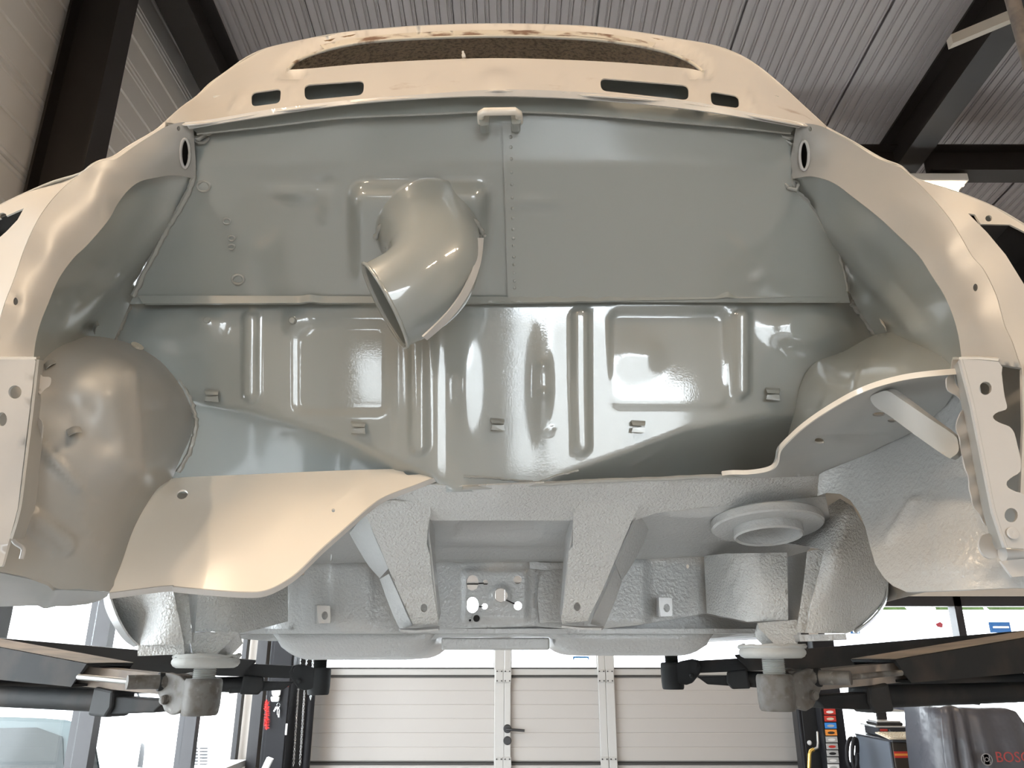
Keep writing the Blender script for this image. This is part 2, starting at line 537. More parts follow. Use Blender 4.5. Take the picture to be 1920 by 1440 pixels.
# left wall: plinth, head with horizontal sheeting, blind stretch behind
def multi(name, boxes, m, parent=None, **kw):
    vs = []; fs = []
    for (x0, y0, z0, x1, y1, z1) in boxes:
        s = len(vs)
        vs += [(x0, y0, z0), (x1, y0, z0), (x1, y1, z0), (x0, y1, z0), (x0, y0, z1), (x1, y0, z1), (x1, y1, z1), (x0, y1, z1)]
        fs += [tuple(s + k for k in f) for f in ((0, 3, 2, 1), (4, 5, 6, 7), (0, 1, 5, 4), (1, 2, 6, 5), (2, 3, 7, 6), (3, 0, 4, 7))]
    return mk(name, vs, fs, m, parent, **kw)
WH = 2.65           # head of the left glazing
wl = multi('wall_left', [(WX - .2, BY, 0, WX - .03, DY + .2, .35), (WX - .2, BY, WH, WX - .03, DY + .2, 6.6), (WX - .2, BY, .35, WX - .03, .5, WH)], 'plaster', **STR)
PH = .42
pp = [(0, 0), (.018, .010), (.018, PH * .07), (.010, PH * .085), (.018, PH * .10), (.018, PH * .47), (.008, PH * .49), (.008, PH * .51), (.018, PH * .53),
      (.018, PH * .90), (.010, PH * .915), (.018, PH * .93), (.018, PH - .010), (0, PH)]
kk = len(pp)
pvx = [(WX - .03 + a, BY, b) for a, b in pp] + [(WX - .03 + a, DY, b) for a, b in pp]
pme = None
for i in range(9):
    z = WH + .02 + i * PH
    if pme is None:
        o = mk('plank', pvx, [(j + 1, j, kk + j, kk + j + 1) for j in range(kk - 1)], 'siding', wl); pme = o.data
    else:
        o = bpy.data.objects.new('plank', pme); link(o, wl)
    o.location.z += z

# left glazing
w1 = multi('window_1', [(WX - .17, .5, WH - .08, WX - .05, DY - .02, WH), (WX - .17, .5, .35, WX - .05, DY - .02, .42)], 'frame', **STR)
ys = [.54, 1.98, 3.42, 4.86, 6.42, 7.42]
for y in ys:
    box('mullion', (WX - (.075 if y < 7 else .03), y, (WH + .35) / 2), (.13 if y < 7 else .04, .08, WH - .35), 'frame', w1)
for a, b in zip(ys[:-1], ys[1:]):
    box('pane', (WX - .10, (a + b) / 2, (WH + .38) / 2), (.006, b - a - .08, WH - .48), 'glass', w1)
box('sill', (WX - .02, (6.42 + 7.42) / 2, .80), (.22, .92, .05), 'plaster', w1)
box('panel', (WX - .11, (6.42 + 7.42) / 2, .60), (.05, .9, .38), 'plaster', w1)

box('trim_1', (-2.26, 7.42, 1.35), (.09, .14, 2.7), 'frame', **STR)
# front wall with the sectional door and the office window
def dX(u, v=1300): return float(P(u, v, DY)[0])
def dZ(v): return float(P(960, v, DY)[2])
DX0, DX1, DH = dX(588), dX(1492), 3.62
OX0, OX1, OZ0, OZ1 = dX(1548), 6.45, .72, dZ(1118)
multi('wall_front', [(WX - .2, DY, 0, DX0, DY + .2, 6.6), (DX0, DY, DH, DX1, DY + .2, 6.6), (DX1, DY, 0, OX0, DY + .2, 6.6),
                     (OX0, DY, OZ1, RX, DY + .2, 6.6), (OX0, DY, 0, RX, DY + .2, OZ0), (OX1, DY, OZ0, RX, DY + .2, OZ1)], 'siding', **STR)
w2 = multi('window_2', [(OX0, DY + .01, OZ1 - .09, OX1, DY + .13, OZ1), (OX0, DY + .01, OZ0, OX1, DY + .13, OZ0 + .07)], 'frame', **STR)
xs = [OX0 + .03, dX(1802, 1160), dX(2090, 1160), OX1 - .03]
for x in xs: box('mullion', (x, DY + .07, (OZ0 + OZ1) / 2), (.07, .12, OZ1 - OZ0), 'frame', w2)
for a, b in zip(xs[:-1], xs[1:]):
    box('pane', ((a + b) / 2, DY + .08, (OZ0 + OZ1) / 2), (b - a - .06, .006, OZ1 - OZ0 - .14), 'glass', w2)

# sectional door
d1 = multi('door_1', [(DX0 - .05, DY - .09, 0, DX0 + .012, DY - .01, DH), (DX1 - .012, DY - .09, 0, DX1 + .05, DY - .01, DH), (DX0 - .05, DY - .09, DH - .05, DX1 + .05, DY - .01, DH + .05)], 'door_alu', **STR)
rows = [0.01, dZ(1429), dZ(1267), dZ(1267) + .81, dZ(1267) + 1.62, DH - .06]
cols = [(DX0 + .015, dX(928)), (dX(957), dX(1121)), (dX(1150), DX1 - .015)]
def door_panel(x0, x1, z0, z1, y=DY):
    n = 6; h = (z1 - z0)
    pr = [(.0, 0.0)]
    pr = [(.012, .0), (0, .012)]
    for i in range(1, n):
        zz = h * i / n
        pr += [(0, zz - .006), (.0035, zz), (0, zz + .006)]
    pr += [(0, h - .012), (.012, h)]
    k = len(pr)
    vs = [(x0, y - .055 + a, z0 + b) for a, b in pr] + [(x1, y - .055 + a, z0 + b) for a, b in pr]
    fs = [(j, k + j, k + j + 1, j + 1) for j in range(k - 1)]
    vs += [(x0, y - .01, z0), (x0, y - .01, z1), (x1, y - .01, z0), (x1, y - .01, z1)]
    fs += [(2 * k, 2 * k + 2, k, 0), (2 * k + 1, k - 1, 2 * k - 1, 2 * k + 3), tuple([2 * k, 2 * k + 1] + list(range(k - 1, -1, -1))[::1]),
           tuple([2 * k + 3, 2 * k + 2] + list(range(k, 2 * k))), (2 * k, 2 * k + 1, 2 * k + 3, 2 * k + 2)]
    return mk('panel', vs, fs, 'door', d1)
for ri in range(5):
    z0, z1 = rows[ri] + .008, rows[ri + 1] - .008
    for (x0, x1) in cols:
        if ri == 2:
            b0 = dZ(1254)
            f = multi('window_frame', [(x0, DY - .06, z0, x1, DY - .012, b0), (x0, DY - .06, z1 - .07, x1, DY - .012, z1),
                                       (x0, DY - .06, b0, x0 + .012, DY - .012, z1 - .07), (x1 - .012, DY - .06, b0, x1, DY - .012, z1 - .07)], 'door_alu', d1)
            box('gasket', ((x0 + x1) / 2, DY - .062, b0 + .006), (x1 - x0 - .02, .006, .014), 'gasket', f)
            box('pane', ((x0 + x1) / 2, DY - .03, (b0 + z1 - .07) / 2), (x1 - x0 - .02, .006, z1 - .07 - b0), 'glass', f)
        else:
            door_panel(x0, x1, z0, z1)
for (ua, ub) in ((927.5, 945.6), (945.8, 957.6), (1120.5, 1134.2), (1134.4, 1150.6)):
    box('stile', ((dX(ua) + dX(ub)) / 2, DY - .055, DH / 2), (dX(ub) - dX(ua), .07, DH - .08), 'door_alu', d1, bevel=.004)
multi('backing', [(DX0, DY - .014, 0, DX1, DY - .006, rows[2] + .02), (DX0, DY - .014, rows[3] - .02, DX1, DY - .006, DH)], 'gasket', d1)
for u in (936.5, 951.5, 1127, 1142.5):
    for v in (1267, 1430):
        h = box('hinge', (dX(u), DY - .096, dZ(v)), (.07, .012, .11), 'door_alu', d1, bevel=.003)
        for sx in (-.02, .02):
            for sz in (-.04, .04):
                box('screw', (dX(u) + sx, DY - .105, dZ(v) + sz), (.011, .008, .011), 'gasket', h)
for v in (1267, 1430):
    box('gasket', ((DX0 + DX1) / 2, DY - .045, dZ(v)), (DX1 - DX0 - .05, .04, .017), 'gasket', d1)
# lever handle on the wicket door
hx = dX(951.5, 1365)
for v in (1364.5, 1386.5):
    lathe('rosette', [(0, 0), (.034, 0), (.036, .006), (.030, .014), (0, .014)], (hx, DY - .09, dZ(v)), (0, -1, 0), 'black', d1, seg=20).scale = (1, 1, 1)
hd = tube('handle', [(hx, DY - .09, dZ(1365)), (hx, DY - .15, dZ(1365)), (hx + .03, DY - .155, dZ(1365)), (hx + .15, DY - .15, dZ(1367))], .011, 'black', d1, seg=10)

# wall behind the viewer: big glazed doors, and the blind right wall
bx0, bx1, bz0, bz1 = 0.0, 2.5, .18, 2.36
sx0, sx1, sz0, sz1 = -2.1, -1.55, 1.0, 1.68
multi('wall_back', [(WX - .2, BY - .2, 0, sx0, BY, 6.8), (sx0, BY - .2, 0, sx1, BY, sz0), (sx0, BY - .2, sz1, sx1, BY, 6.8), (sx1, BY - .2, 0, bx0, BY, 6.8),
                    (bx1, BY - .2, 0, RX + .2, BY, 6.8), (bx0, BY - .2, 0, bx1, BY, bz0), (bx0, BY - .2, bz1, bx1, BY, 6.8)], 'siding', **STR)
w3 = multi('window_3', [(bx0, BY - .14, bz1 - .06, bx1, BY - .02, bz1), (bx0, BY - .14, bz0, bx1, BY - .02, bz0 + .06), (bx0, BY - .14, bz0, bx0 + .05, BY - .02, bz1), (bx1 - .05, BY - .14, bz0, bx1, BY - .02, bz1)], 'frame', **STR)
box('pane', ((bx0 + bx1) / 2, BY - .07, (bz0 + bz1) / 2), (bx1 - bx0 - .1, .006, bz1 - bz0 - .12), 'glass', w3)
w4 = multi('window_4', [(sx0, BY - .14, sz1 - .04, sx1, BY - .02, sz1), (sx0, BY - .14, sz0, sx1, BY - .02, sz0 + .04), (sx0, BY - .14, sz0, sx0 + .04, BY - .02, sz1), (sx1 - .04, BY - .14, sz0, sx1, BY - .02, sz1)], 'frame', **STR)
box('pane', ((sx0 + sx1) / 2, BY - .07, (sz0 + sz1) / 2), (sx1 - sx0 - .08, .006, sz1 - sz0 - .08), 'glass', w4)
multi('wall_right', [(RX, BY - .2, 0, RX + .2, DY + .2, 6.8)], 'siding', **STR)

# ------------------------------------------------------------------ steel frame of the hall
def ibeam(name, a, b, w, h, t, m, label, cat, up=(0, 0, 1), parent=None):
    """I-section between two points: w flange width, h depth along 'up', t thickness"""
    a = Vector(a); b = Vector(b); d = (b - a).normalized(); up = Vector(up)
    s = d.cross(up).normalized(); up = s.cross(d).normalized()
    poly = [(-w / 2, -h / 2), (w / 2, -h / 2), (w / 2, -h / 2 + t), (t / 2, -h / 2 + t), (t / 2, h / 2 - t), (w / 2, h / 2 - t), (w / 2, h / 2),
            (-w / 2, h / 2), (-w / 2, h / 2 - t), (-t / 2, h / 2 - t), (-t / 2, -h / 2 + t), (-w / 2, -h / 2 + t)]
    return tag(slab(name, [a + s * x + up * y for x, y in poly], b - a, m, parent), label, cat)
ibeam('steel_column', (-2.245, 3.30, 0), (-2.245, 3.30, 6.0), .16, .27, .014, 'beam', 'dark brown steel column standing against the left wall', 'column', up=(1, 0, 0))
def rafter(x, label):
    return ibeam('roof_rafter', (x, BY, zc(BY) - .13), (x, DY, zc(DY) - .13), .20, .36, .02, 'beam', label, 'beam')
rafter(-2.12, 'dark brown steel rafter under the ceiling above the left wall')
rafter(3.22, 'dark brown steel rafter crossing the ceiling at the upper right')
ibeam('cross_beam', (3.34, 5.28, zc(5.28) - .30), (RX, 5.28, zc(5.28) - .30), .18, .24, .014, 'beam', 'horizontal brown steel beam meeting the right rafter, above the lamp', 'beam')
ibeam('cross_beam', (1.6, 5.28, zc(5.28) - .30), (3.10, 5.28, zc(5.28) - .30), .18, .24, .014, 'beam', 'short brown steel beam to the left of the right rafter', 'beam')
pA = V(1785, 72, 3.55); pB = V(1905, 22, 3.50)
slab('ceiling_batten', [pA + Vector((0, 0, -.035)), pB + Vector((0, 0, -.035)), pB + Vector((0, 0, .03)), pA + Vector((0, 0, .03))], (0, .05, 0), 'white_trim', label='pale flat batten fixed across the right rafter', cat='batten')
pc = V(1910, 40, 2.9)
t = thing('pipe_stand', (pc.x, pc.y, 0), 'slim brown upright pipe at the upper right edge', 'pipe')
tube('pipe', [(pc.x, pc.y, 0), (pc.x, pc.y, zc(pc.y) + .07)], .032, 'dusty', t, seg=14)
lathe('base_flange', [(0, 0), (.09, 0), (.09, .01), (.04, .014), (.04, .03), (0, .03)], (pc.x, pc.y, 0), (0, 0, 1), 'dusty', t, seg=20)

# ------------------------------------------------------------------ ceiling lamps
def lamp(x, y, z, rz, label, L=1.5, wall=None, top=None):
    t = thing('ceiling_lamp' if wall is None else 'wall_lamp', (x, y, z), label, 'lamp')
    R = Matrix.Rotation(rz, 4, 'Z')
    box('housing', (x, y, z + .05), (L + .06, .16, .07), 'lamp', t, rot=rz, bevel=.01)
    for s in (-.04, .04):
        o = R @ Vector((0, s, 0)); d = R @ Vector((L / 2, 0, 0)); c = Vector((x, y, z)) + o
        tube('lamp_tube', [c - d, c + d], .014, 'tube', t, seg=10)
    for s in (-.3, .3):
        o = R @ Vector((s, 0, 0))
        if wall is None: tube('hanger', [(x + o.x, y + o.y, z + .085), (x + o.x, y + o.y, zc(y) + .07 if top is None else top)], .006, 'lamp', t, seg=6)
        else: tube('bracket', [(x, y + o.y, z + .06), (wall, y + o.y, z + .06)], .012, 'lamp', t, seg=6)
    l = bpy.data.lights.new('lamp_light', 'AREA'); l.shape = 'RECTANGLE'; l.size = L; l.size_y = .12
    l.energy = LAMP_W * L / 1.5; l.color = LAMP_COL
    o = bpy.data.objects.new('lamp_light', l); COL.objects.link(o); o.parent = t
    o.location = (0, 0, -.03); o.rotation_euler = (0, 0, rz)
    return t
lv = V(1801, 352, 5.28)
lamp(lv.x - .45, lv.y, lv.z, 0, 'lit warm fluorescent lamp above the right rear fender', .9, top=zc(5.28) - .40)
lamp(-2.22, 3.75, 3.62, R90, 'warm fluorescent wall lamp behind the left steel column', .9, wall=WX - .02)
for x, y, z, lab in ((-1.75, -.3, 5.0, 'warm fluorescent lamp above the left fender'), (-1.75, -2.6, 5.0, 'warm fluorescent lamp behind the viewer on the left'),
                     (2.6, .2, 5.0, 'warm fluorescent lamp above the right fender'), (2.6, -2.6, 5.0, 'warm fluorescent lamp behind the viewer on the right')):
    lamp(x, y, z, R90, lab, 1.5)

# ================================================================== THE CAR BODY
car = thing('car_body_shell', (-.02, 2.6, CZ + .05), 'stripped car body shell in grey and ivory paint, raised on the lift arms', 'car body')

def railY(u): return 1.0 + .07 * ((np.asarray(u, float) - 930) / 580.0) ** 2

# ---- roof and cowl skin with rear window opening and air slots
top_sil = [(310, 229, 1.15), (340, 202, 1.18), (370, 180, 1.22), (392, 158, 1.25), (425, 134, 1.27), (462, 108, 1.29), (500, 91, 1.305), (560, 77, 1.31), (640, 62, 1.31),
           (720, 54, 1.305), (800, 48.5, 1.30), (935, 45, 1.30), (1090, 49, 1.30), (1190, 60, 1.305), (1280, 75, 1.31), (1340, 86, 1.305), (1390, 105, 1.29), (1430, 131, 1.27), (1470, 165, 1.24),
           (1500, 193, 1.21), (1550, 239, 1.15)]
lip_up = [(346, 229), (400, 223), (500, 206), (640, 189), (800, 176), (935, 168), (1080, 172), (1280, 188), (1400, 210), (1510, 231)]
outl = cr([p[:2] for p in top_sil], n=4) + cr([(u, v + 5) for u, v in lip_up], n=5)[::-1]
win = cr([(540, 131), (552, 118), (580, 104), (640, 87), (720, 76), (870, 69), (1000, 69), (1130, 76), (1235, 94), (1290, 114), (1318, 134)], n=5) + \
      cr([(1300, 130), (1270, 126), (1150, 116.5), (1000, 110), (870, 110), (700, 118), (585, 128)], n=5)
slots = [rrect([(471, 174), (527, 166), (525, 193), (472, 200)], 9), rrect([(570, 159), (683, 151), (681, 178), (572, 188)], 11),
         rrect([(1125, 146), (1291, 160), (1291, 188), (1127, 170)], 11), rrect([(1332, 171), (1385, 180), (1386, 203), (1334, 196)], 9)]
Ftop = tps([(p[0], p[1], p[2]) for p in top_sil[::2]] +
           [(u, v, float(railY(u))) for u, v in lip_up] +
           [(935, 110, 1.13), (700, 118, 1.14), (560, 128, 1.17), (1310, 133, 1.17), (1180, 118, 1.14), (935, 68, 1.235), (720, 76, 1.24), (1130, 76, 1.24), (600, 98, 1.24), (1270, 105, 1.24),
            (935, 140, 1.075), (640, 150, 1.10), (1230, 150, 1.10), (450, 170, 1.15), (1420, 172, 1.15), (500, 120, 1.235), (1370, 125, 1.235)])
winA = np.array(resample(win, 6))
def dtop(u, v):
    h = .010 * blob(u, v, 933, 152, 30, 20) + .004 * capsule(u, v, 806, 146, 804, 175, 7, 6) + .004 * capsule(u, v, 1056, 146, 1058, 175, 7, 6)
    h += .004 * capsule(u, v, 548, 165, 546, 190, 6, 6) + .004 * capsule(u, v, 1307, 165, 1309, 190, 6, 6)
    h += .005 * capsule(u, v, 452, 180, 440, 205, 9, 9) + .005 * capsule(u, v, 1402, 180, 1410, 205, 9, 9)
    d = np.sqrt(((u[:, None] - winA[None, :, 0]) ** 2 + (v[:, None] - winA[None, :, 1]) ** 2).min(1))
    g = ss((22 - d) / 8) * ss((d - 4) / 5)
    up = ss((150 - v) / 10) * np.where((v < 108 + 0 * u) | (u < 575) | (u > 1290), 1, 0)
    h -= .010 * g * up
    return h
sheet('roof_and_cowl_skin', outl, Ftop, 'cowl', car, holes=[win] + slots, step=9, disp=dtop, thick=.002)
# rusty upper half of the window channel
ch_o = cr([(600, 84), (660, 72), (740, 63.5), (840, 58), (935, 56), (1050, 58), (1140, 64), (1230, 80)], n=5)
ch_i = cr([(610, 93), (665, 80), (742, 71.5), (840, 66), (935, 64.5), (1050, 66), (1138, 72), (1222, 89)], n=5)
sheet('window_channel', ch_o + ch_i[::-1], lambda u, v: Ftop(u, v) + .004, 'rust', car, step=8, thick=.001, label='rust-stained channel above the rear window opening')
tube('window_lip', [V(u, v, float(Ftop(np.array([u]), np.array([v]))[0]) - .002) for u, v in win[:51]], .0032, 'rust', car, seg=8)
# roof continuing forward
def roll(name, sil, steps, m, label=None):
    rows = []
    S = cr(sil, n=3)
    base = [V(*p) for p in S]
    rows.append(base)
    for dy, k in steps:
        row = []
        for b in base:
            sx = b.x / b.y; sz = (b.z - CZ) / b.y
            row.append(Vector((b.x + sx * dy * k[0], b.y + dy, b.z + sz * dy * k[1] + k[2])))
        rows.append(row)
    return grid(name, rows, m, car, thick=.003)
roll('roof_panel', top_sil, [(.06, (.75, .8, 0)), (.18, (.55, .55, 0)), (.45, (.35, .33, 0)), (.95, (.15, .16, 0)), (1.5, (.09, .05, 0)), (1.9, (.05, -.08, 0))], 'body')
# inside: headliner and inner back panel behind the slots
sheet('headliner', cr([(515, 150), (530, 118), (570, 96), (640, 78), (720, 67), (870, 60), (1000, 60), (1130, 67), (1240, 83), (1310, 108), (1345, 150)], n=3), lambda u, v: np.maximum(1.303, np.interp(v, [54, 95, 150], [1.335, 1.45, 1.58]) - .18 * ((np.asarray(u, float) - 930) / 380) ** 2), 'felt', car, step=25, thick=.01,
      label='brown jute felt lining seen through the rear window')
sheet('inner_back_panel', cr([(400, 180), (640, 150), (935, 135), (1230, 150), (1460, 180)], n=4) + cr([(1460, 235), (1230, 205), (935, 185), (640, 205), (400, 235)], n=4),
      lambda u, v: railY(u) + .115, 'bay', car, step=25, thick=.002)

c = V(870, 108, 1.135)
lathe('wiper_spindle', [(0, 0), (.0035, 0), (.0035, .006), (.0022, .008), (.0022, .012), (0, .012)], c, (-.2, -.3, 1), 'plate', car, seg=12)
# ---- lid rail along the top of the engine bay
lip_lo = [(1499, 239), (1400, 221), (1280, 203), (1100, 186), (935, 180), (800, 184), (640, 197), (500, 217), (400, 233), (354, 241)]
rail = sheet('lid_rail', cr(lip_up, n=5) + cr(lip_lo, n=5), lambda u, v: railY(u) - .012, 'plate', car, step=7, thick=.002)
gut_lo = [(1482, 249), (1380, 238), (1280, 229), (1100, 214), (935, 208), (800, 213), (640, 220), (500, 236), (370, 250)]
sheet('lid_gutter', cr([(u, v - 4) for u, v in lip_lo[::-1]], n=5) + cr(gut_lo, n=5), lambda u, v: railY(u) + .018, 'bay', car, step=8, thick=.002)
tube('gutter_seam', [V(u, v + 1, float(railY(u)) + .018) for u, v in cr(gut_lo, n=6)], .0022, 'sealer', car, seg=7)
# lid catch
k = tube('lid_catch', [V(u, v, y) for u, v, y in [(902, 228, 1.03), (902, 213, 1.0), (908, 209.5, .992), (966, 208.5, .992), (972, 213, 1.0), (974, 228, 1.03)]], .0062, 'cream', car, seg=12, label='small welded bar of the lid catch')
for u, v in ((908, 224), (968, 221)):
    sheet('foot', rrect([(u - 11, v - 12), (u + 10, v - 12), (u + 8, v + 11), (u - 8, v + 12)], 4), lambda a, b: 1.012 + 0 * a, 'bay', k, step=6, thick=.02)

# ---- upper bulkhead
def Fup(u, v):
    u = np.asarray(u, float); v = np.asarray(v, float)
    b = np.interp(v, [195, 300, 308, 560, 580], [1.030, 1.077, 1.081, 1.25, 1.262])
    return b + .055 * ((u - 930) / 600) ** 2 * np.interp(v, [205, 560], [1, .1])
def dup_(u, v):
    mask = rbox(u, v, 787, 450, 137, 117, 34, 30) * np.interp(v, [380, 545], [1, 0])
    h = .030 * mask
    h += .006 * blob(u, v, 560, 360, 40, 14) - .005 * blob(u, v, 600, 345, 26, 12) + .005 * blob(u, v, 620, 385, 18, 30)
    h += .004 * blob(u, v, 1000, 378, 40, 9) - .003 * blob(u, v, 1010, 395, 50, 8)
    h += .004 * blob(u, v, 382, 350, 12, 12) + .004 * blob(u, v, 1423, 521, 11, 9) - .006 * blob(u, v, 907, 500, 12, 40)
    h += .006 * np.sin(u / 160.0) * blob(u, v, 1200, 430, 260, 90) * .5
    return h
LEFT_EDGE = [(352, 240), (360, 300), (363, 335), (340, 385), (312, 432), (287, 480), (250, 555), (244, 570)]
RIGHT_EDGE = [(1508, 238), (1492, 290), (1484, 345), (1513, 380), (1547, 433), (1573, 480), (1588, 545), (1594, 568)]
seamx = [(948, 200), (949, 240), (955, 420), (959, 566)]
gtop = lambda: cr([(352, 240), (500, 226), (640, 211), (800, 203), (935, 198), (1100, 204), (1280, 219), (1380, 229), (1508, 238)], n=6)
tl = [p for p in gtop() if p[0] < 947]; tr = [p for p in gtop() if p[0] > 950]
up = sheet('upper_bulkhead', tl + cr(seamx, n=3) + cr(LEFT_EDGE[::-1], n=4), Fup, 'bay', car, step=7, disp=dup_, thick=.002)
sheet('upper_bulkhead', [(u - 1, v) for u, v in tr] + cr(RIGHT_EDGE, n=4) + cr([(u - 7, v) for u, v in seamx[::-1]], n=3), lambda u, v: Fup(u, v) - .005, 'bay', car, step=8, disp=dup_, thick=.002)
# spot welds beside the seam
vs = []; fs = []
for v in [257, 276, 298, 323, 346, 371, 391, 409, 430, 447, 461, 482, 496, 512, 527, 540]:
    u = 957.5 + (v - 257) * .026
    c = V(u, v, float(Fup(u, v)) - .0051); s = len(vs)
    a = Vector((1, 0, 0)); b = (V(u, v + 6, float(Fup(u, v + 6))) - V(u, v, float(Fup(u, v)))).normalized(); n = b.cross(a).normalized()
    if n.y > 0: n = -n
    for r, h in ((.0030, 0), (.0022, .0014)):
        for j in range(8): vs.append(c + a * r * math.cos(j * math.pi / 4) + b * r * math.sin(j * math.pi / 4) + n * h)
    fs += [(s + j, s + (j + 1) % 8, s + 8 + (j + 1) % 8, s + 8 + j) for j in range(8)] + [tuple(s + 8 + j for j in range(8))]
mk('spot_weld_row', vs, fs, 'bay', car, smooth=True, kind='stuff')
# round weld blobs
def washer(name, u, v, Fy, ru, m, parent, tr_=.0022, sq=.8, **kw):
    pts = []
    for j in range(14):
        a = 2 * math.pi * j / 14
        uu, vv = u + ru * math.cos(a), v + ru * sq * math.sin(a)
        pts.append(V(uu, vv, float(Fy(np.array([uu]), np.array([vv]))[0]) - .001))
    return tube(name, pts, [tr_ * (1 + .25 * math.sin(5 * j)) for j in range(14)], m, parent, seg=7, closed=True, **kw)
for u, v, r in ((382, 350, 12), (425, 415, 7), (434, 447, 6), (434, 463, 6), (446, 524, 11), (1423, 521, 11), (1445, 445, 5), (1447, 370, 6), (1487, 346, 10)):
    washer('weld_blob', u, v, Fup, r, 'sealer', car, .0016 if r < 9 else .0024)

# ---- lower bulkhead
def crease(u):
    return np.interp(u, [330, 480, 640, 800, 850, 1010, 1060, 1180, 1290, 1420, 1520], [742, 770, 815, 878, 915, 915, 884, 842, 800, 782, 770])
def Flow(u, v):
    u = np.asarray(u, float); v = np.asarray(v, float)
    b = np.interp(v, [540, 570, 905, 960], [1.258, 1.263, 1.338, 1.35])
    k = np.maximum(v - crease(u), 0)
    soft = np.sqrt(k * k + 36) - 6
    return b + soft * .0013 + .02 * ((u - 930) / 600) ** 2
def dlow(u, v):
    h = 0
    for (u0, v0, u1, v1, r) in ((471, 596, 470, 738, 17), (784, 600, 786, 836, 20), (1088, 594, 1090, 836, 19), (1390, 595, 1390, 732, 17)):
        h = h + .0105 * capsule(u, v, u0, v0, u1, v1, r, 9)
    h = h + .013 * ss(1.25 * blob(u, v, 340, 612, 66, 42)) + .013 * ss(1.25 * blob(u, v, 1512, 614, 66, 42))
    h = h + .009 * blob(u, v, 396, 606, 20, 20) + .009 * blob(u, v, 553, 604, 19, 19)
    h = h + (-.004 + .00007 * (v - 672)) * rbox(u, v, 1254, 672, 116, 97, 26, 14) - .0035 * rbox(u, v, 640, 690, 94, 90, 26, 14)
    h = h + .006 * blob(u, v, 1018, 720, 15, 75) + .005 * blob(u, v, 1018, 687, 7, 7) + .005 * blob(u, v, 1019, 739, 8, 8) + .003 * blob(u, v, 1033, 806, 5, 5)
    h = h + .0025 * rbox(u, v, 783, 760, 50, 190, 20, 10) + .004 * blob(u, v, 872, 720, 18, 70)
    h = h + .004 * blob(u, v, 1183, 658, 30, 40) + .003 * blob(u, v, 1220, 665, 24, 28)
    return h
low_o = cr([(244, 556), (600, 556), (955, 556), (1300, 552), (1594, 550)], n=3) + [(1612, 580), (1642, 627), (1615, 660), (1575, 690), (1545, 730), (1528, 790), (1520, 900), (1440, 912), (1280, 912), (1080, 916), (867, 922), (760, 925), (330, 925), (300, 905), (318, 890), (335, 840), (338, 780), (296, 690), (255, 655), (205, 645), (218, 620)]
low = sheet('lower_bulkhead', low_o, Flow, 'bay', car, step=6, disp=dlow, thick=.002)
# folded seam strip between upper and lower bulkhead
sheet('seam_strip', cr([(258, 554), (600, 555), (955, 556), (1300, 551), (1590, 548)], n=4) + cr([(1590, 556), (1300, 561), (955, 567.5), (600, 568), (268, 569.5)], n=4),
      lambda u, v: Fup(u, 560 + 0 * v) - .007, 'bay', car, step=6, thick=.006,
      disp=lambda u, v: .006 * blob(u, v, 582, 558, 13, 30) + .006 * blob(u, v, 1361, 553, 13, 30) + .0012 * np.sin(u / 9.0) * blob(u, v, 1080, 560, 130, 30))
# studs and cable clips on the lower bulkhead
for u, v in ((391, 602), (550, 602)):
    c = V(u, v, float(Flow(u, v)) - .008)
    lathe('stud', [(0, 0), (.0065, 0), (.0065, .008), (.005, .010), (0, .010)], c, (0, -1, -.25), 'bay', low, seg=14)
def clip_(u, v, w=13, flip=1):
    y = float(Flow(u, v)) - .001; vs = []; fs = []
    for (v0, sgn) in ((v - 10, 1), (v + 8, -1)):
        a0 = V(u - w, v0 - 3 * sgn, y); a1 = V(u + w, v0 - 1 * sgn, y); b0 = V(u - w, v0 + 1, y - .013); b1 = V(u + w, v0 + 3, y - .013)
        c0 = V(u - w * .8, v0 + 7 * sgn, y - .015); c1 = V(u + w * .9, v0 + 8 * sgn, y - .015)
        s = len(vs); t = Vector((0, -.0012, -.0012))
        for p in (a0, a1, b0, b1, c0, c1): vs.append(p)
        for p in (a0, a1, b0, b1, c0, c1): vs.append(p + t)
        fs += [(s, s + 1, s + 3, s + 2), (s + 2, s + 3, s + 5, s + 4), (s + 7, s + 6, s + 8, s + 9), (s + 9, s + 8, s + 10, s + 11), (s + 4, s + 5, s + 11, s + 10), (s, s + 2, s + 8, s + 6), (s + 2, s + 4, s + 10, s + 8), (s + 3, s + 1, s + 7, s + 9), (s + 5, s + 3, s + 9, s + 11)]
    mk('cable_clip', vs, fs, 'bay', low)
for u, v in ((397, 742), (672, 802), (933, 796), (1197, 800), (1449, 739)): clip_(u, v)

# ---- air duct elbow
de = [(806, 432, 1.165), (812, 455, 1.135), (815, 480, 1.105), (808, 508, 1.082), (793, 530, 1.068), (770, 549, 1.060), (745, 562, 1.0562), (722, 573.5, 1.0546)]
dpts = [V(*p) for p in cr(de, n=4)]
rr = np.interp(np.linspace(0, 1, len(dpts)), [0, .12, .3, 1], [.093, .081, .0745, .0692])
duct = tube('air_duct', dpts, list(rr), 'bay', car, seg=48, inner=.0025, label='curved sheet metal air duct elbow with an open end')
e0 = dpts[-1]; ed = (dpts[-1] - dpts[-3]).normalized(); ea, eb, _ = frame_of(ed)
tube('duct_rim', [e0 + (ea * math.cos(w) + eb * math.sin(w)) * .0700 for w in np.linspace(0, 2 * math.pi, 40, endpoint=False)], .0030, 'bay', duct, seg=8, closed=True)
fl_o = cr([(907, 446, 1.10), (904, 480, 1.082), (895, 515, 1.058), (878, 553, 1.043), (854, 588, 1.035), (828, 615, 1.031), (801, 638, 1.028)], n=5)
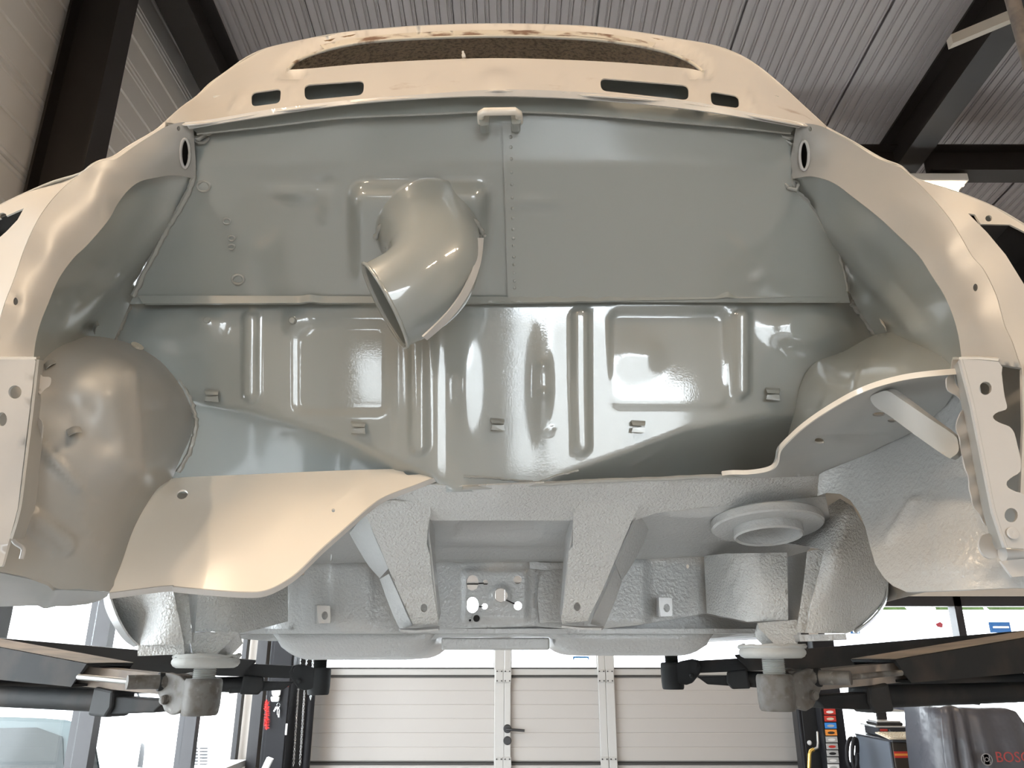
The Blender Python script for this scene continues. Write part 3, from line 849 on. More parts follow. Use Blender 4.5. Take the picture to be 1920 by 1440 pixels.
fl_i = cr([(895, 446, 1.088), (892, 480, 1.070), (883, 512, 1.046), (867, 547, 1.031), (844, 580, 1.023), (819, 607, 1.019), (793, 632, 1.016)], n=5)
strip('duct_seam_flange', [V(*p) for p in fl_o], [V(*p) for p in fl_i], 'plate', duct, thick=.003)
tube('duct_weld_bead', [V(u, v, y) for u, v, y in cr([(703, 447, 1.15), (722, 414, 1.118), (762, 391, 1.088), (806, 384, 1.078), (852, 392, 1.088), (890, 415, 1.112), (908, 443, 1.14)], n=6)], [.004 * (1 + .4 * math.sin(i * 2.1)) for i in range(37)], 'sealer', car, seg=8)

# ---- engine bay side walls
FLL = [(363, 335, 1.125), (340, 330, 1.115), (318, 329, 1.105), (293, 333, 1.095), (263, 340, 1.082), (240, 357, 1.070), (220, 383, 1.058), (207, 407, 1.047), (187, 433, 1.034), (160, 463, 1.018), (137, 485, 1.004), (110, 523, .985), (90, 570, .966), (76, 605, .953), (67, 640, .942), (63, 672, .935)]
FLR = [(1487, 335, 1.12), (1510, 331, 1.11), (1530, 332, 1.10), (1563, 343, 1.085), (1600, 370, 1.068), (1647, 407, 1.046), (1690, 447, 1.024), (1723, 480, 1.005), (1747, 517, .987), (1770, 553, .970), (1787, 593, .955), (1797, 630, .944), (1803, 672, .935)]
sl = [p for p in FLL] + [(68, 690, .98), (140, 650, 1.14), (213, 655, 1.26), (213, 640, 1.262), (250, 555, 1.264), (287, 480, 1.20), (312, 432, 1.175), (340, 385, 1.145)]
Fsl = tps([(a, b, c + .012) for a, b, c in FLL[::2]] + [(140, 635, 1.13), (90, 650, 1.02), (213, 645, 1.268), (250, 558, 1.268), (287, 480, 1.222), (340, 385, 1.168), (365, 335, 1.14), (190, 560, 1.17), (240, 450, 1.13)])
def dsl(u, v): return .012 * capsule(u, v, 330, 380, 165, 600, 34, 30) * 0 + .007 * capsule(u, v, 320, 400, 130, 620, 26, 24)
sheet('bay_side_wall', cr([p[:2] for p in FLL], n=4) + [(66, 700), (140, 665), (225, 665), (222, 640)] + cr([p[:2] for p in sl[-5:]], n=4), Fsl, 'bay', car, step=10, disp=dsl)
Fsr = tps([(a, b, c + .012) for a, b, c in FLR[::2]] + [(1700, 632, 1.13), (1770, 645, 1.02), (1642, 630, 1.268), (1596, 560, 1.268), (1573, 480, 1.222), (1513, 380, 1.168), (1484, 340, 1.14), (1660, 540, 1.17), (1600, 450, 1.14)])
def dsr(u, v): return .007 * capsule(u, v, 1530, 400, 1720, 620, 26, 24)
sheet('bay_side_wall', cr([p[:2] for p in FLR], n=4) + [(1802, 700), (1720, 665), (1630, 665), (1636, 628)] + cr([(1642, 628), (1596, 555), (1573, 480), (1547, 433), (1513, 380), (1484, 345)], n=4), Fsr, 'bay', car, step=10, disp=dsr)

# ---- flange bands around the bay opening
FOL = [(352, 228), (330, 231), (310, 238), (290, 250), (250, 276), (220, 297), (203, 300), (185, 304), (160, 320), (120, 351), (85, 391), (62, 430), (45, 470), (27, 523), (10, 567), (-2, 610), (-10, 672)]
FOR = [(1508, 231), (1530, 234), (1550, 241), (1597, 267), (1637, 293), (1660, 303), (1687, 314), (1710, 333), (1747, 370), (1780, 410), (1803, 447), (1822, 480), (1840, 500), (1853, 522), (1868, 555), (1877, 587), (1884, 612), (1897, 640), (1908, 672), (1915, 690)]
Ffl = tps([(a, b, c) for a, b, c in FLL[::2]] + [(352, 232, 1.068), (290, 252, 1.075), (220, 300, 1.065), (160, 323, 1.055), (85, 394, 1.02), (45, 472, .985), (10, 568, .945), (-10, 672, .915), (63, 672, .93)] +
          [(190, 370, 1.035), (100, 470, .985), (50, 590, .938), (300, 300, 1.085)])
Ffr = tps([(a, b, c) for a, b, c in FLR[::2]] + [(1508, 233, 1.068), (1560, 248, 1.075), (1640, 297, 1.065), (1700, 325, 1.05), (1780, 412, 1.015), (1822, 482, .985), (1868, 556, .95), (1897, 642, .92), (1915, 690, .905), (1803, 672, .93)] +
          [(1680, 380, 1.035), (1770, 475, .985), (1820, 590, .938), (1560, 300, 1.085)])
def dfl(u, v): return -.004 * blob(u, v, 28, 563, 6, 8) + .004 * blob(u, v, 195, 330, 30, 14)
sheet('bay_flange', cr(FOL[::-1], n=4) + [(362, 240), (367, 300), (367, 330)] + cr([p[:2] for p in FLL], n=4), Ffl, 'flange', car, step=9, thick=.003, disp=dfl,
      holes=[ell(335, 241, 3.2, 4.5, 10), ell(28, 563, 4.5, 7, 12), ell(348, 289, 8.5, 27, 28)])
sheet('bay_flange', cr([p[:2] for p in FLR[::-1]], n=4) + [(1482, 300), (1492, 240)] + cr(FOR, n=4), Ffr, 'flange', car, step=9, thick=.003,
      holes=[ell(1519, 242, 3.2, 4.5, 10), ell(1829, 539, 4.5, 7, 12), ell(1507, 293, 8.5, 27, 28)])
# round hinge holes at the top corners: rolled rim and bore with its shade painted dark
for u, v, Fy in ((348, 289, Ffl), (1507, 293, Ffr)):
    e = ell(u, v, 8.5, 27, 28)
    A = [V(a, b, float(Fy(np.array([a]), np.array([b]))[0])) for a, b in e]; A.append(A[0])
    r = tube('hinge_hole_rim', [p + Vector((0, -.002, 0)) for p in A[:-1]], .0026, 'plate', car, seg=8, closed=True)
    B = [p + Vector((0, .05, .01)) for p in A]
    strip('hinge_hole_bore', A, B, 'hole', r, thick=.001)
    cB = sum(B[:-1], Vector()) / 28
    mk('hinge_hole_end', B[:-1] + [cB], [(k, (k + 1) % 28, 28) for k in range(28)], 'hole', r)

# ---- outer rear fenders
FSL = [(310, 229, 1.12), (290, 246, 1.115), (245, 272, 1.11), (212, 294, 1.10), (188, 301, 1.10), (170, 310, 1.10), (150, 325, 1.115), (100, 340, 1.13), (50, 361, 1.14), (0, 385, 1.145), (-60, 420, 1.15), (-140, 480, 1.15)]
FSR = [(1550, 239, 1.12), (1600, 266, 1.115), (1640, 290, 1.11), (1662, 301, 1.105), (1690, 312, 1.10), (1717, 335, 1.11), (1773, 353, 1.125), (1813, 367, 1.13), (1867, 390, 1.14), (1920, 421, 1.145), (1980, 462, 1.15), (2060, 530, 1.15)]
Fol = tps([p for p in FSL[::2]] + [(-140, 480, 1.15), (160, 325, 1.066), (85, 394, 1.025), (45, 472, .99), (10, 568, .952), (-10, 672, .93), (-140, 690, .99), (60, 390, 1.06), (0, 480, 1.03), (-60, 560, 1.03), (290, 252, 1.085), (220, 300, 1.075)])
For = tps([p for p in FSR[::2]] + [(2060, 530, 1.15), (1700, 325, 1.06), (1780, 412, 1.023), (1822, 482, .99), (1868, 556, .956), (1897, 642, .93), (1915, 690, .912), (2060, 720, .99), (1830, 400, 1.07), (1900, 500, 1.03), (1960, 580, 1.03), (1940, 700, .94), (1930, 900, .93), (1905, 800, .915), (2060, 1000, .98), (1925, 1090, .93)])
lampL = [(-120, 470), (-50, 425), (-8, 413), (18, 402), (45, 390), (33, 412), (12, 434), (-4, 448), (-50, 520), (-120, 640)]
sheet('rear_fender', cr([p[:2] for p in FSL], n=4)[::-1] + cr([(u - 1, v) for u, v in FOL[2:]], n=4) + [(-140, 690)], Fol, 'body', car, step=10, thick=.0025, holes=[lampL, ell(5, 404, 7, 5.5, 12)])
lampR = [(1815, 400), (1828, 402), (1839, 420), (1894, 421), (1912, 430), (1960, 455), (2030, 520), (2030, 700), (1960, 600), (1920, 533), (1886, 478), (1851, 436)]
sheet('rear_fender', cr([(u + 1, v) for u, v in FOR[2:]], n=4)[::-1] + cr([p[:2] for p in FSR], n=4) + [(2060, 720), (2060, 1040), (1925, 1095), (1912, 960), (1918, 800)], For, 'body', car, step=10, thick=.0025, holes=[lampR, ell(1854, 409.5, 6.5, 6, 12)])
def bucket(loop, Fy, label):  # dark cup put behind each opening to stand for its inner shade
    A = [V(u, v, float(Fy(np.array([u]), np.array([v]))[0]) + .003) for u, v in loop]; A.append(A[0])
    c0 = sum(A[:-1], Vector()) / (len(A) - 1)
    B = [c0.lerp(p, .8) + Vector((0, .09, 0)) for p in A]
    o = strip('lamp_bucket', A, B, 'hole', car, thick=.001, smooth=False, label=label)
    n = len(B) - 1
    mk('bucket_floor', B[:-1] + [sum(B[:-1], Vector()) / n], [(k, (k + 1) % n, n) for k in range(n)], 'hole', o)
bucket(lampL, Fol, 'left lamp opening, its inner shade painted black'); bucket(lampR, For, 'right lamp opening, its inner shade painted black')
for edge, Fy, sg in (([(-140, 480), (-140, 550), (-140, 620), (-140, 690)], Fol, -1), ([(2060, 530), (2060, 640), (2060, 720), (2060, 880), (2060, 1040)], For, 1)):
    A = [V(u, v, float(Fy(np.array([u]), np.array([v]))[0])) for u, v in cr(edge, n=4)]
    grid('fender_side', [[p + Vector((sg * dx, dy, dz)) for p in A] for dx, dy, dz in ((0, 0, 0), (.025, .04, 0), (.05, .12, .005), (.06, .3, .005), (.05, .6, -.01), (.02, .85, -.03))], 'body', car, thick=.003)
roll('fender_crown', FSL, [(.05, (.5, .6, 0)), (.15, (.4, .35, 0)), (.35, (.3, .05, 0)), (.6, (.25, -.25, 0)), (.85, (.2, -.6, 0))], 'body')
roll('fender_crown', FSR, [(.05, (.5, .6, 0)), (.15, (.4, .35, 0)), (.35, (.3, .05, 0)), (.6, (.25, -.25, 0)), (.85, (.2, -.6, 0))], 'body')

# ---- left wheel housing
WHL = [(66, 655), (100, 637), (137, 631), (175, 630), (210, 635), (245, 645), (290, 669), (320, 698), (345, 735), (359, 768), (363, 790), (357, 820), (342, 852), (330, 880), (322, 897), (300, 912), (285, 930), (262, 968), (245, 1005), (230, 1050), (215, 1088), (206, 1108), (150, 1104), (110, 1104), (60, 1085), (0, 1072), (-40, 1068), (-40, 690), (20, 690)]
Fwl = tps([(66, 655, 1.02), (137, 631, 1.16), (175, 629, 1.19), (210, 635, 1.21), (245, 645, 1.235), (290, 669, 1.27), (320, 698, 1.285), (345, 735, 1.30), (363, 785, 1.32), (342, 852, 1.335), (322, 897, 1.34),
           (140, 660, 1.06), (200, 680, 1.06), (240, 700, 1.075), (255, 740, 1.085), (262, 800, 1.085), (268, 880, 1.085), (290, 800, 1.18), (300, 730, 1.20), (310, 860, 1.24), (150, 760, 1.02), (80, 760, .99), (200, 830, 1.045), (120, 850, 1.0), (200, 950, 1.09),
           (285, 930, 1.28), (245, 1005, 1.19), (215, 1088, 1.13), (150, 1040, 1.07), (110, 1104, 1.055), (60, 1000, 1.0), (0, 1072, .985), (-40, 1068, .97), (-40, 700, .95), (0, 850, .97)], reg=.02)
def dwl(u, v):
    h = .006 * capsule(u, v, 247, 700, 263, 885, 13, 11) + .006 * capsule(u, v, 80, 838, 148, 913, 13, 8) + .007 * capsule(u, v, 62, 975, 120, 1020, 26, 12) - .005 * capsule(u, v, 62, 985, 118, 1030, 10, 10)
    h += .003 * blob(u, v, 322, 745, 12, 12) - .003 * blob(u, v, 180, 935, 10, 8) + .003 * capsule(u, v, 150, 970, 195, 1040, 4, 4)
    return h
whl = sheet('wheel_housing', cr(WHL, closed=True, n=3), Fwl, 'bay_dull', car, step=8, disp=dwl, thick=.003)
hs = ell(258, 648, 13, 5, 12, .45)
sheet('housing_hole', hs, lambda u, v: Fwl(u, v) - .004, 'rust', whl, step=6, thick=.001)
def curl(u, v, Fy, s, parent, m='bay_dull', rot=0.0):
    c, sn = math.cos(rot), math.sin(rot)
    A = []; B = []
    for t in np.linspace(0, 1, 9):
        a = t * 2.2; x = (-10 + 22 * t) * s; yy = (-6 * math.sin(a)) * s
        uu, vv = u + x * c - yy * sn, v + x * sn + yy * c
        y = float(Fy(np.array([uu]), np.array([vv]))[0])
        A.append(V(uu, vv, y - .001)); B.append(V(uu + 3 * s, vv + 9 * s, y - .022 * s * math.sin(.4 + t * 2.2)))
    strip('bent_tab', A, B, m, parent, thick=.0014)
curl(136, 806, Fwl, 1.2, whl); curl(92, 680, Fwl, 1.0, whl, rot=-.3)
curl(180, 612, Fsl, .9, whl, 'bay', rot=-.9)

# ---- right wheel housing
Fwr = tps([(1800, 655, 1.0), (1763, 640, 1.09), (1730, 624, 1.16), (1680, 623, 1.19), (1640, 629, 1.22), (1610, 643, 1.25), (1580, 660, 1.27), (1547, 671, 1.285), (1527, 681, 1.295), (1510, 701, 1.305), (1497, 733, 1.318), (1493, 763, 1.325), (1485, 850, 1.34),
           (1700, 660, 1.06), (1620, 690, 1.10), (1570, 740, 1.15), (1540, 800, 1.20), (1660, 740, 1.05), (1740, 700, 1.01), (1620, 850, 1.12), (1780, 760, .98), (1500, 900, 1.34)], reg=.01)
def dwr(u, v): return .005 * capsule(u, v, 1612, 695, 1603, 745, 9, 8)
WHR = [(1805, 672), (1793, 663), (1763, 640), (1730, 624), (1705, 621), (1680, 622), (1640, 628), (1610, 643), (1580, 660), (1547, 671), (1527, 681), (1510, 701), (1497, 733), (1492, 763), (1482, 800), (1470, 845), (1485, 822), (1534, 785), (1603, 745), (1642, 728), (1692, 715), (1742, 708), (1808, 704)]
whr = sheet('wheel_housing', cr(WHR[:15], n=3) + WHR[15:], Fwr, 'bay', car, step=9, disp=dwr, thick=.003)
curl(1752, 655, Fwr, 1.1, whr, 'body', rot=1.1); curl(1652, 605, Fsr, .9, whr, 'body', rot=1.2); curl(1792, 634, Fwr, .5, whr, 'bay')

# ---- left apron: sheet sloping toward the viewer, strong light painted in as cream
APT = [(300, 907), (330, 896), (480, 889), (640, 882), (752, 879)]
APB = [(840, 873), (846, 878), (836, 886), (780, 908), (722, 930), (690, 951), (650, 986), (600, 1030), (555, 1074), (520, 1097), (490, 1108), (455, 1109), (420, 1107), (372, 1103), (330, 1099), (322, 1097), (290, 1100), (250, 1105), (205, 1111)]
APL = [(205, 1111), (215, 1085), (230, 1045), (246, 995), (265, 950), (285, 922), (300, 907)]
Fap = tps([(300, 907, 1.31), (330, 896, 1.34), (640, 882, 1.36), (755, 878, 1.36), (840, 873, 1.35), (836, 886, 1.347), (780, 908, 1.33), (690, 951, 1.285), (600, 1030, 1.22), (520, 1097, 1.175), (450, 1109, 1.16), (330, 1099, 1.16), (205, 1111, 1.125),
           (230, 1045, 1.165), (265, 950, 1.255), (450, 1000, 1.225), (400, 930, 1.30), (550, 930, 1.30), (350, 1020, 1.205), (560, 1000, 1.235), (450, 1060, 1.185)])
ap = sheet('engine_apron', cr(APT, n=4) + rrect([(752, 879), (762, 891), (790, 889), (798, 876)], 5)[4:-4] + cr(APB, n=5) + cr(APL, n=4)[1:-1], Fap, 'cream', car, step=9, thick=.003,
           disp=lambda u, v: .004 * blob(u, v, 342, 930, 26, 16) - .012 * ss((300 - (u + (1000 - v) * .25)) / 60) * ss((v - 930) / 40) * 0, holes=[ell(342, 930, 11, 8.5, 18, -.35), ell(625, 957, 3.2, 3.6, 10)],
           label='gloss apron sheet with strong light painted in as cream, sloping down to a curved cut edge')
e = [V(u, v, float(Fap(np.array([u]), np.array([v]))[0]) - .001) for u, v in cr(APB[2:], n=4)]
strip('apron_lip', e, [p + Vector((0, .004, -.0075)) for p in e], 'plate', ap, thick=.003)

# ---- right shelf seen from below, with its thick cut edge
SHN = [(1352, 888, 1.33), (1372, 886, 1.31), (1400, 886, 1.30), (1430, 882, 1.27), (1447, 875, 1.25), (1455, 862, 1.225), (1459, 842, 1.19), (1478, 821, 1.15), (1500, 801, 1.115), (1530, 779, 1.08), (1565, 757, 1.045), (1600, 738, 1.015), (1640, 722, .99), (1690, 709, .97), (1740, 702, .957), (1800, 697, .945)]
SHF = [(1815, 705), (1790, 735), (1770, 765), (1720, 806), (1645, 842), (1590, 872), (1540, 892), (1440, 896), (1352, 898)]
Fsh = tps([(a, b, c) for a, b, c in SHN[::2]] + [(1800, 697, .945), (1770, 765, 1.07), (1720, 806, 1.145), (1645, 842, 1.235), (1575, 875, 1.315), (1500, 893, 1.345), (1352, 898, 1.36), (1600, 790, 1.12), (1560, 830, 1.20)])
def dsh(u, v): return -.006 * capsule(u, v, 1530, 824, 1660, 818, 7, 6) + .004 * blob(u, v, 1660, 812, 25, 10)
sh = sheet('engine_shelf', cr([p[:2] for p in SHN], n=4) + SHF, Fsh, 'bay_dull', car, step=8, thick=.003, disp=dsh, holes=[ell(1537, 829, 9, 2.6, 14), ell(1648, 777, 12, 4, 14, -.05), ell(1672, 789, 8, 3, 14)],
           label='sheet metal shelf on the right, seen from underneath')
e = [V(*p) + Vector((0, -.0055, .001)) for p in cr(SHN, n=4)]
strip('shelf_lip', [p + Vector((0, 0, .0022)) for p in e], [p + Vector((0, .001, -.0055)) for p in e], 'cream', sh, thick=.003)
# diagonal brace under the shelf
Fbr = tps([(1640, 740, 1.02), (1660, 735, 1.0), (1795, 830, .955), (1785, 856, .96), (1645, 770, 1.03), (1715, 790, .985)])
sheet('shelf_brace', cr([(1632, 745), (1645, 737), (1664, 733), (1690, 749), (1740, 783), (1788, 815), (1796, 828), (1797, 846), (1785, 857), (1774, 856), (1715, 815), (1665, 778), (1640, 762)], closed=True, n=3), Fbr, 'bay_dull', car, step=9, thick=.012)

# ---- right lower wheel well wall
RWL = [(1536, 890), (1545, 884), (1590, 866), (1645, 838), (1720, 800), (1765, 755), (1800, 690), (1830, 700), (1860, 900), (1900, 1030), (1930, 1050), (1960, 1104), (1900, 1102), (1813, 1106), (1730, 1109), (1700, 1110), (1673, 1098), (1655, 1080), (1641, 1058), (1630, 1020), (1622, 988), (1610, 960), (1594, 938), (1575, 926), (1550, 924), (1532, 930)]
Frw = tps([(1440, 893, 1.36), (1440, 936, 1.37), (1532, 930, 1.355), (1545, 884, 1.33), (1645, 838, 1.24), (1720, 800, 1.15), (1765, 755, 1.075), (1815, 690, .985), (1575, 926, 1.315), (1610, 960, 1.27), (1630, 1020, 1.20), (1655, 1080, 1.13), (1700, 1110, 1.07), (1730, 1109, 1.04), (1813, 1106, .985), (1900, 1102, .955), (1960, 1104, .93),
           (1720, 960, 1.11), (1800, 900, 1.03), (1850, 950, .985), (1680, 900, 1.18), (1740, 1050, 1.045)], reg=.004)
def drw(u, v):
    return .006 * capsule(u, v, 1715, 940, 1672, 1005, 13, 8) + .004 * capsule(u, v, 1722, 930, 1735, 1070, 5, 5) + .004 * rbox(u, v, 1830, 1010, 95, 80, 20, 30) * ss((u - 1730) / 20)
rw = sheet('inner_fender_wall', RWL, Frw, 'under_smooth', car, step=9, disp=drw, thick=.003)

# ---- bumper brackets
Fbl = lambda u, v: .895 + (np.asarray(v, float) - 672) * .00002
lb = sheet('bumper_bracket', rrect([(-60, 674), (67, 674), (33, 955), (4, 1062), (-60, 1068)], 4), Fbl, 'plate', car, step=16, thick=.004, holes=[ell(28, 735, 12.5, 12.5, 18), ell(4, 786, 9, 13, 14)],
           label='pale grey left bumper bracket with punched hole')
def edgeband(uvs, y0, y1, duv, m, parent, name='bracket_side'):
    A = [V(u, v, y0) for u, v in uvs]; B = [V(u + d[0], v + d[1], y1) for (u, v), d in zip(uvs, duv)]
    return strip(name, A, B, m, parent, thick=.003)
edgeband([(-60, 674), (0, 674), (68, 674)], .895, .93, [(0, -2), (2, -2), (7, -2)], 'cream', lb, 'bracket_top')
edgeband(cr([(68, 674), (62, 730), (55, 790), (44, 880), (34, 955), (18, 1010)], n=3), .896, .945, [(9, 2)] * 4 + [(12, 2)] * 3 + [(24, 2)] * 3 + [(26, 0)] * 3 + [(22, 0)] * 3, 'bay_dull', lb)
sheet('bracket_inner_flange', cr([(70, 782), (80, 797), (75, 836), (66, 883), (60, 925), (53, 955), (44, 950), (52, 890), (60, 840), (62, 800)], closed=True, n=3), lambda u, v: .94 + 0 * u, 'plate', lb, step=8, thick=.002)
tube('bracket_inner_lip', [V(u, v, .955) for u, v in cr([(30, 962), (22, 978), (20, 998), (27, 1016), (42, 1027), (43, 1036), (40, 1048)], n=5)], .0028, 'plate', lb, seg=8)
sheet('bent_tab', cr([(74, 700), (80, 706), (95, 708), (94, 722), (84, 730), (74, 739), (70, 720)], closed=True, n=3), lambda u, v: .925 + .0006 * (u - 70), 'plate', lb, step=6, thick=.002)

RB = [(1800, 674), (1872, 678), (1878, 700), (1880, 716), (1884, 745), (1888, 760), (1886, 768), (1872, 772), (1862, 780), (1866, 788), (1880, 795), (1893, 800), (1902, 812), (1908, 836), (1914, 862), (1913, 884), (1900, 893), (1888, 903), (1890, 914), (1905, 922), (1925, 932), (1950, 990), (1965, 1028), (1884, 1026), (1862, 960), (1846, 880), (1822, 760)]
Fbr2 = lambda u, v: .895 + 0 * np.asarray(u, float)
rb = sheet('bumper_bracket', cr(RB[:24], n=2) + RB[24:], Fbr2, 'plate', car, step=14, thick=.005, holes=[ell(1848, 728, 11.5, 12.5, 18), ell(1896, 966, 12.5, 13.5, 18)],
           label='pale grey right bumper bracket with scalloped edge and two holes')
lathe('blanked_hole', [(0, 0), (.0068, 0), (.0068, .0018), (.0055, .0022), (0, .001)], V(1898, 1000, .893), (0, -1, 0), 'plate', rb, seg=20)
edgeband([(1798, 674), (1835, 674), (1872, 677)], .895, .935, [(-12, 0), (-6, -4), (-1, -5)], 'cream', rb, 'bracket_top')
rs = cr([(1800, 674), (1811, 715), (1822, 760), (1834, 820), (1846, 880), (1862, 960), (1884, 1026)], n=3)
edgeband(rs, .896, .955, [(-14, 14)] * 4 + [(-18, 6)] * 15, 'bay_dull', rb)
sheet('bracket_inner_flange', cr([(1788, 672), (1797, 668), (1799, 690), (1790, 702), (1798, 730), (1812, 750), (1818, 790), (1832, 860), (1846, 930), (1858, 975), (1850, 985), (1834, 960), (1822, 940), (1818, 905), (1808, 870), (1800, 830), (1794, 795), (1800, 775), (1806, 765), (1800, 748), (1778, 732), (1774, 712), (1780, 702)], closed=True, n=3),
      lambda u, v: .948 + .0001 * (np.asarray(v, float) - 672) * .3, 'plate', rb, step=8, thick=.0022, disp=lambda u, v: .002 * np.sin(v / 7.0) * np.sin(u / 9.0))
sheet('bracket_inner_flange', cr([(1846, 1002), (1858, 1002), (1862, 1020), (1872, 1040), (1860, 1048), (1845, 1042), (1836, 1025), (1838, 1010)], closed=True, n=3), lambda u, v: .94 + 0 * u, 'plate', rb, step=6, thick=.003)
tube('bumper_rail', [V(1880, 1038, .93), V(1990, 1040, .93)], .0095, 'plate', rb, seg=12)
sheet('bracket_gusset', [(1876, 1052), (1935, 1046), (1922, 1080), (1898, 1082)], lambda u, v: .92 + 0 * u, 'plate', rb, step=10, thick=.004)

# ---- lower left rocker end below the wheel housing
Frk = tps([(-40, 1070, .972), (0, 1074, .988), (60, 1087, 1.02), (110, 1105, 1.058), (205, 1111, 1.13), (190, 1124, 1.22), (130, 1136, 1.19), (-40, 1138, 1.08)])
sheet('rocker_end', [(-60, 1068), (0, 1074), (60, 1087), (110, 1106), (205, 1110), (201, 1118), (190, 1125), (165, 1133), (130, 1137), (60, 1136), (-60, 1139)], Frk, 'bay_dull', car, step=12, thick=.004, disp=lambda u, v: .005 * capsule(u, v, 100, 1108, 88, 1134, 12, 10))

# ---- seam sealer beads
def bead(pts, Fy, r=.0032, off=.001):
    q = cr(pts, n=9)
    tube('seam_sealer', [V(u + rng.normal(0, .8), v + rng.normal(0, .5), float(Fy(np.array([u]), np.array([v]))[0]) - off) for u, v in q], [r * (1 + .45 * rng.random()) for _ in q], 'sealer', car, seg=7)
bead(LEFT_EDGE[:6] + [(250, 555)], Fup, .0042); bead(RIGHT_EDGE[:7], Fup, .0042)
bead([(244, 572), (222, 620), (213, 642)], Flow, .004); bead([(1596, 566), (1620, 595), (1645, 632)], Flow, .005)
bead([(272, 654), (325, 697), (352, 741), (367, 788), (358, 840), (334, 886)], lambda u, v: Flow(u, v) * 0 + 1.318, .0035, .0)
bead([(1612, 655), (1560, 676), (1528, 696), (1512, 730), (1506, 780), (1498, 850)], Flow, .0055, .004)
bead([(867, 915), (973, 910), (1073, 904), (1273, 896), (1430, 890)], lambda u, v: Flow(u, v) * 0 + 1.333, .0035)
bead([(870, 893), (930, 897), (985, 902), (1010, 903), (1050, 890), (1085, 882)], Flow, .0018)
for (u, v, r) in ((370, 252, .011), (385, 243, .008), (378, 262, .006), (1480, 252, .009), (1487, 262, .007), (1484, 345, .008)):
    q = [V(u + 14 * math.cos(a) + rng.normal(0, 2), v + 7 * math.sin(a) + rng.normal(0, 2), float(Fup(u, v)) - .004) for a in np.linspace(0, 5, 9)]
    tube('seam_sealer', q, [r * .35 * (1 + .5 * rng.random()) for _ in q], 'sealer', car, seg=7)

# ---- underbody
Fct = tps([(560, 890, 1.37), (560, 985, 1.45), (865, 910, 1.336), (1080, 903, 1.336), (1280, 895, 1.338), (1440, 888, 1.342), (1545, 890, 1.356), (935, 940, 1.362), (1250, 925, 1.366), (935, 976, 1.425), (700, 960, 1.42), (1230, 962, 1.42), (1400, 946, 1.42), (1545, 932, 1.42)])
sheet('axle_cross_member', [(560, 890), (860, 912), (1080, 903), (1280, 895), (1440, 889), (1545, 886), (1548, 932), (1500, 936), (1400, 946), (1320, 951), (1230, 962), (1190, 976), (1070, 976), (810, 976), (790, 968), (690, 964), (640, 990), (560, 990)], Fct, 'under', car, step=9, thick=.003)
Frec = lambda u, v: np.interp(v, [970, 1056], [1.425, 1.76])
def drec(u, v): return -.012 * rbox(u, v, 935, 992, 82, 15, 10, 8) + .010 * capsule(u, v, 800, 1018, 1080, 1018, 6, 6) + .012 * capsule(u, v, 800, 1041, 1080, 1041, 5, 5)
sheet('tunnel_roof', [(795, 972), (1080, 972), (1080, 1054), (795, 1054)], Frec, 'under_smooth', car, step=8, disp=drec)
# undersides left and right of the forks
sheet('floor_underside', [(430, 1040), (560, 985), (690, 962), (800, 966), (815, 1052), (560, 1058), (430, 1075)], lambda u, v: np.interp(v, [960, 1056], [1.425, 1.76]), 'under_smooth', car, step=14,
      disp=lambda u, v: .010 * capsule(u, v, 500, 1047, 820, 1040, 7, 7))
sheet('floor_underside', [(1060, 972), (1190, 974), (1230, 960), (1400, 944), (1548, 930), (1560, 990), (1500, 1046), (1300, 1044), (1060, 1056)], lambda u, v: np.interp(v, [930, 962, 1046], [1.415, 1.425, 1.77]), 'under_smooth', car, step=12,
      disp=lambda u, v: .010 * capsule(u, v, 1180, 1012, 1420, 1005, 7, 7) + .010 * capsule(u, v, 1180, 1032, 1480, 1028, 6, 6))
# upright end of the floor tunnel: left, right and punched centre plate
Fwall = lambda u, v: 1.765 + (1180 - np.asarray(v, float)) * .0001
def dwall(u, v):
    return -.02 * ss((540 - u) / 60) + .008 * rbox(u, v, 660, 1115, 46, 70, 16, 12) + .006 * capsule(u, v, 548, 1060, 545, 1180, 4, 4) - .01 * ss((u - 1330) / 14) * ss((1360 - u) / 10) + .012 * rbox(u, v, 1160, 1110, 60, 70, 14, 14) + .006 * capsule(u, v, 1302, 1050, 1308, 1150, 4, 4)
sheet('floor_end_wall', [(425, 1062), (560, 1052), (700, 1048), (818, 1050), (818, 1182), (700, 1186), (545, 1180), (500, 1182), (425, 1192)], Fwall, 'under_smooth', car, step=8, disp=dwall, thick=.004, holes=[ell(568, 1075, 3, 4, 10)])
sheet('floor_end_wall', [(998, 1050), (1190, 1044), (1300, 1040), (1480, 1036), (1480, 1166), (1400, 1168), (1322, 1150), (1200, 1172), (1100, 1182), (998, 1174)], Fwall, 'under_smooth', car, step=8, disp=dwall, thick=.004, holes=[ell(1289.5, 1062, 3, 4.5, 10)])
pl = [ell(886, 1094, 11.5, 14.5, 18), ell(886, 1135.5, 11.5, 15, 18), ell(939, 1118, 12.5, 14, 20), ell(970.5, 1088.5, 7.5, 8, 14), ell(971, 1137, 7.5, 8, 14), ell(910.5, 1093.5, 5, 5.5, 12), ell(909, 1138, 5.5, 5.5, 12)]
def dpl(u, v):
    h = .010 * rbox(u, v, 929, 1117, 66, 54, 14, 12)
    d = np.hypot(u - 939, (v - 1118) * .93); h += .007 * ss((20 - d) / 5) * ss((d - 8) / 5)
    return h
tp = sheet('tunnel_end_plate', [(812, 1050), (1003, 1048), (1004, 1174), (812, 1180)], lambda u, v: Fwall(u, v) - .004, 'under_smooth', car, holes=pl, step=4.5, disp=dpl, thick=.003, label='punched end plate of the floor tunnel with seven holes')
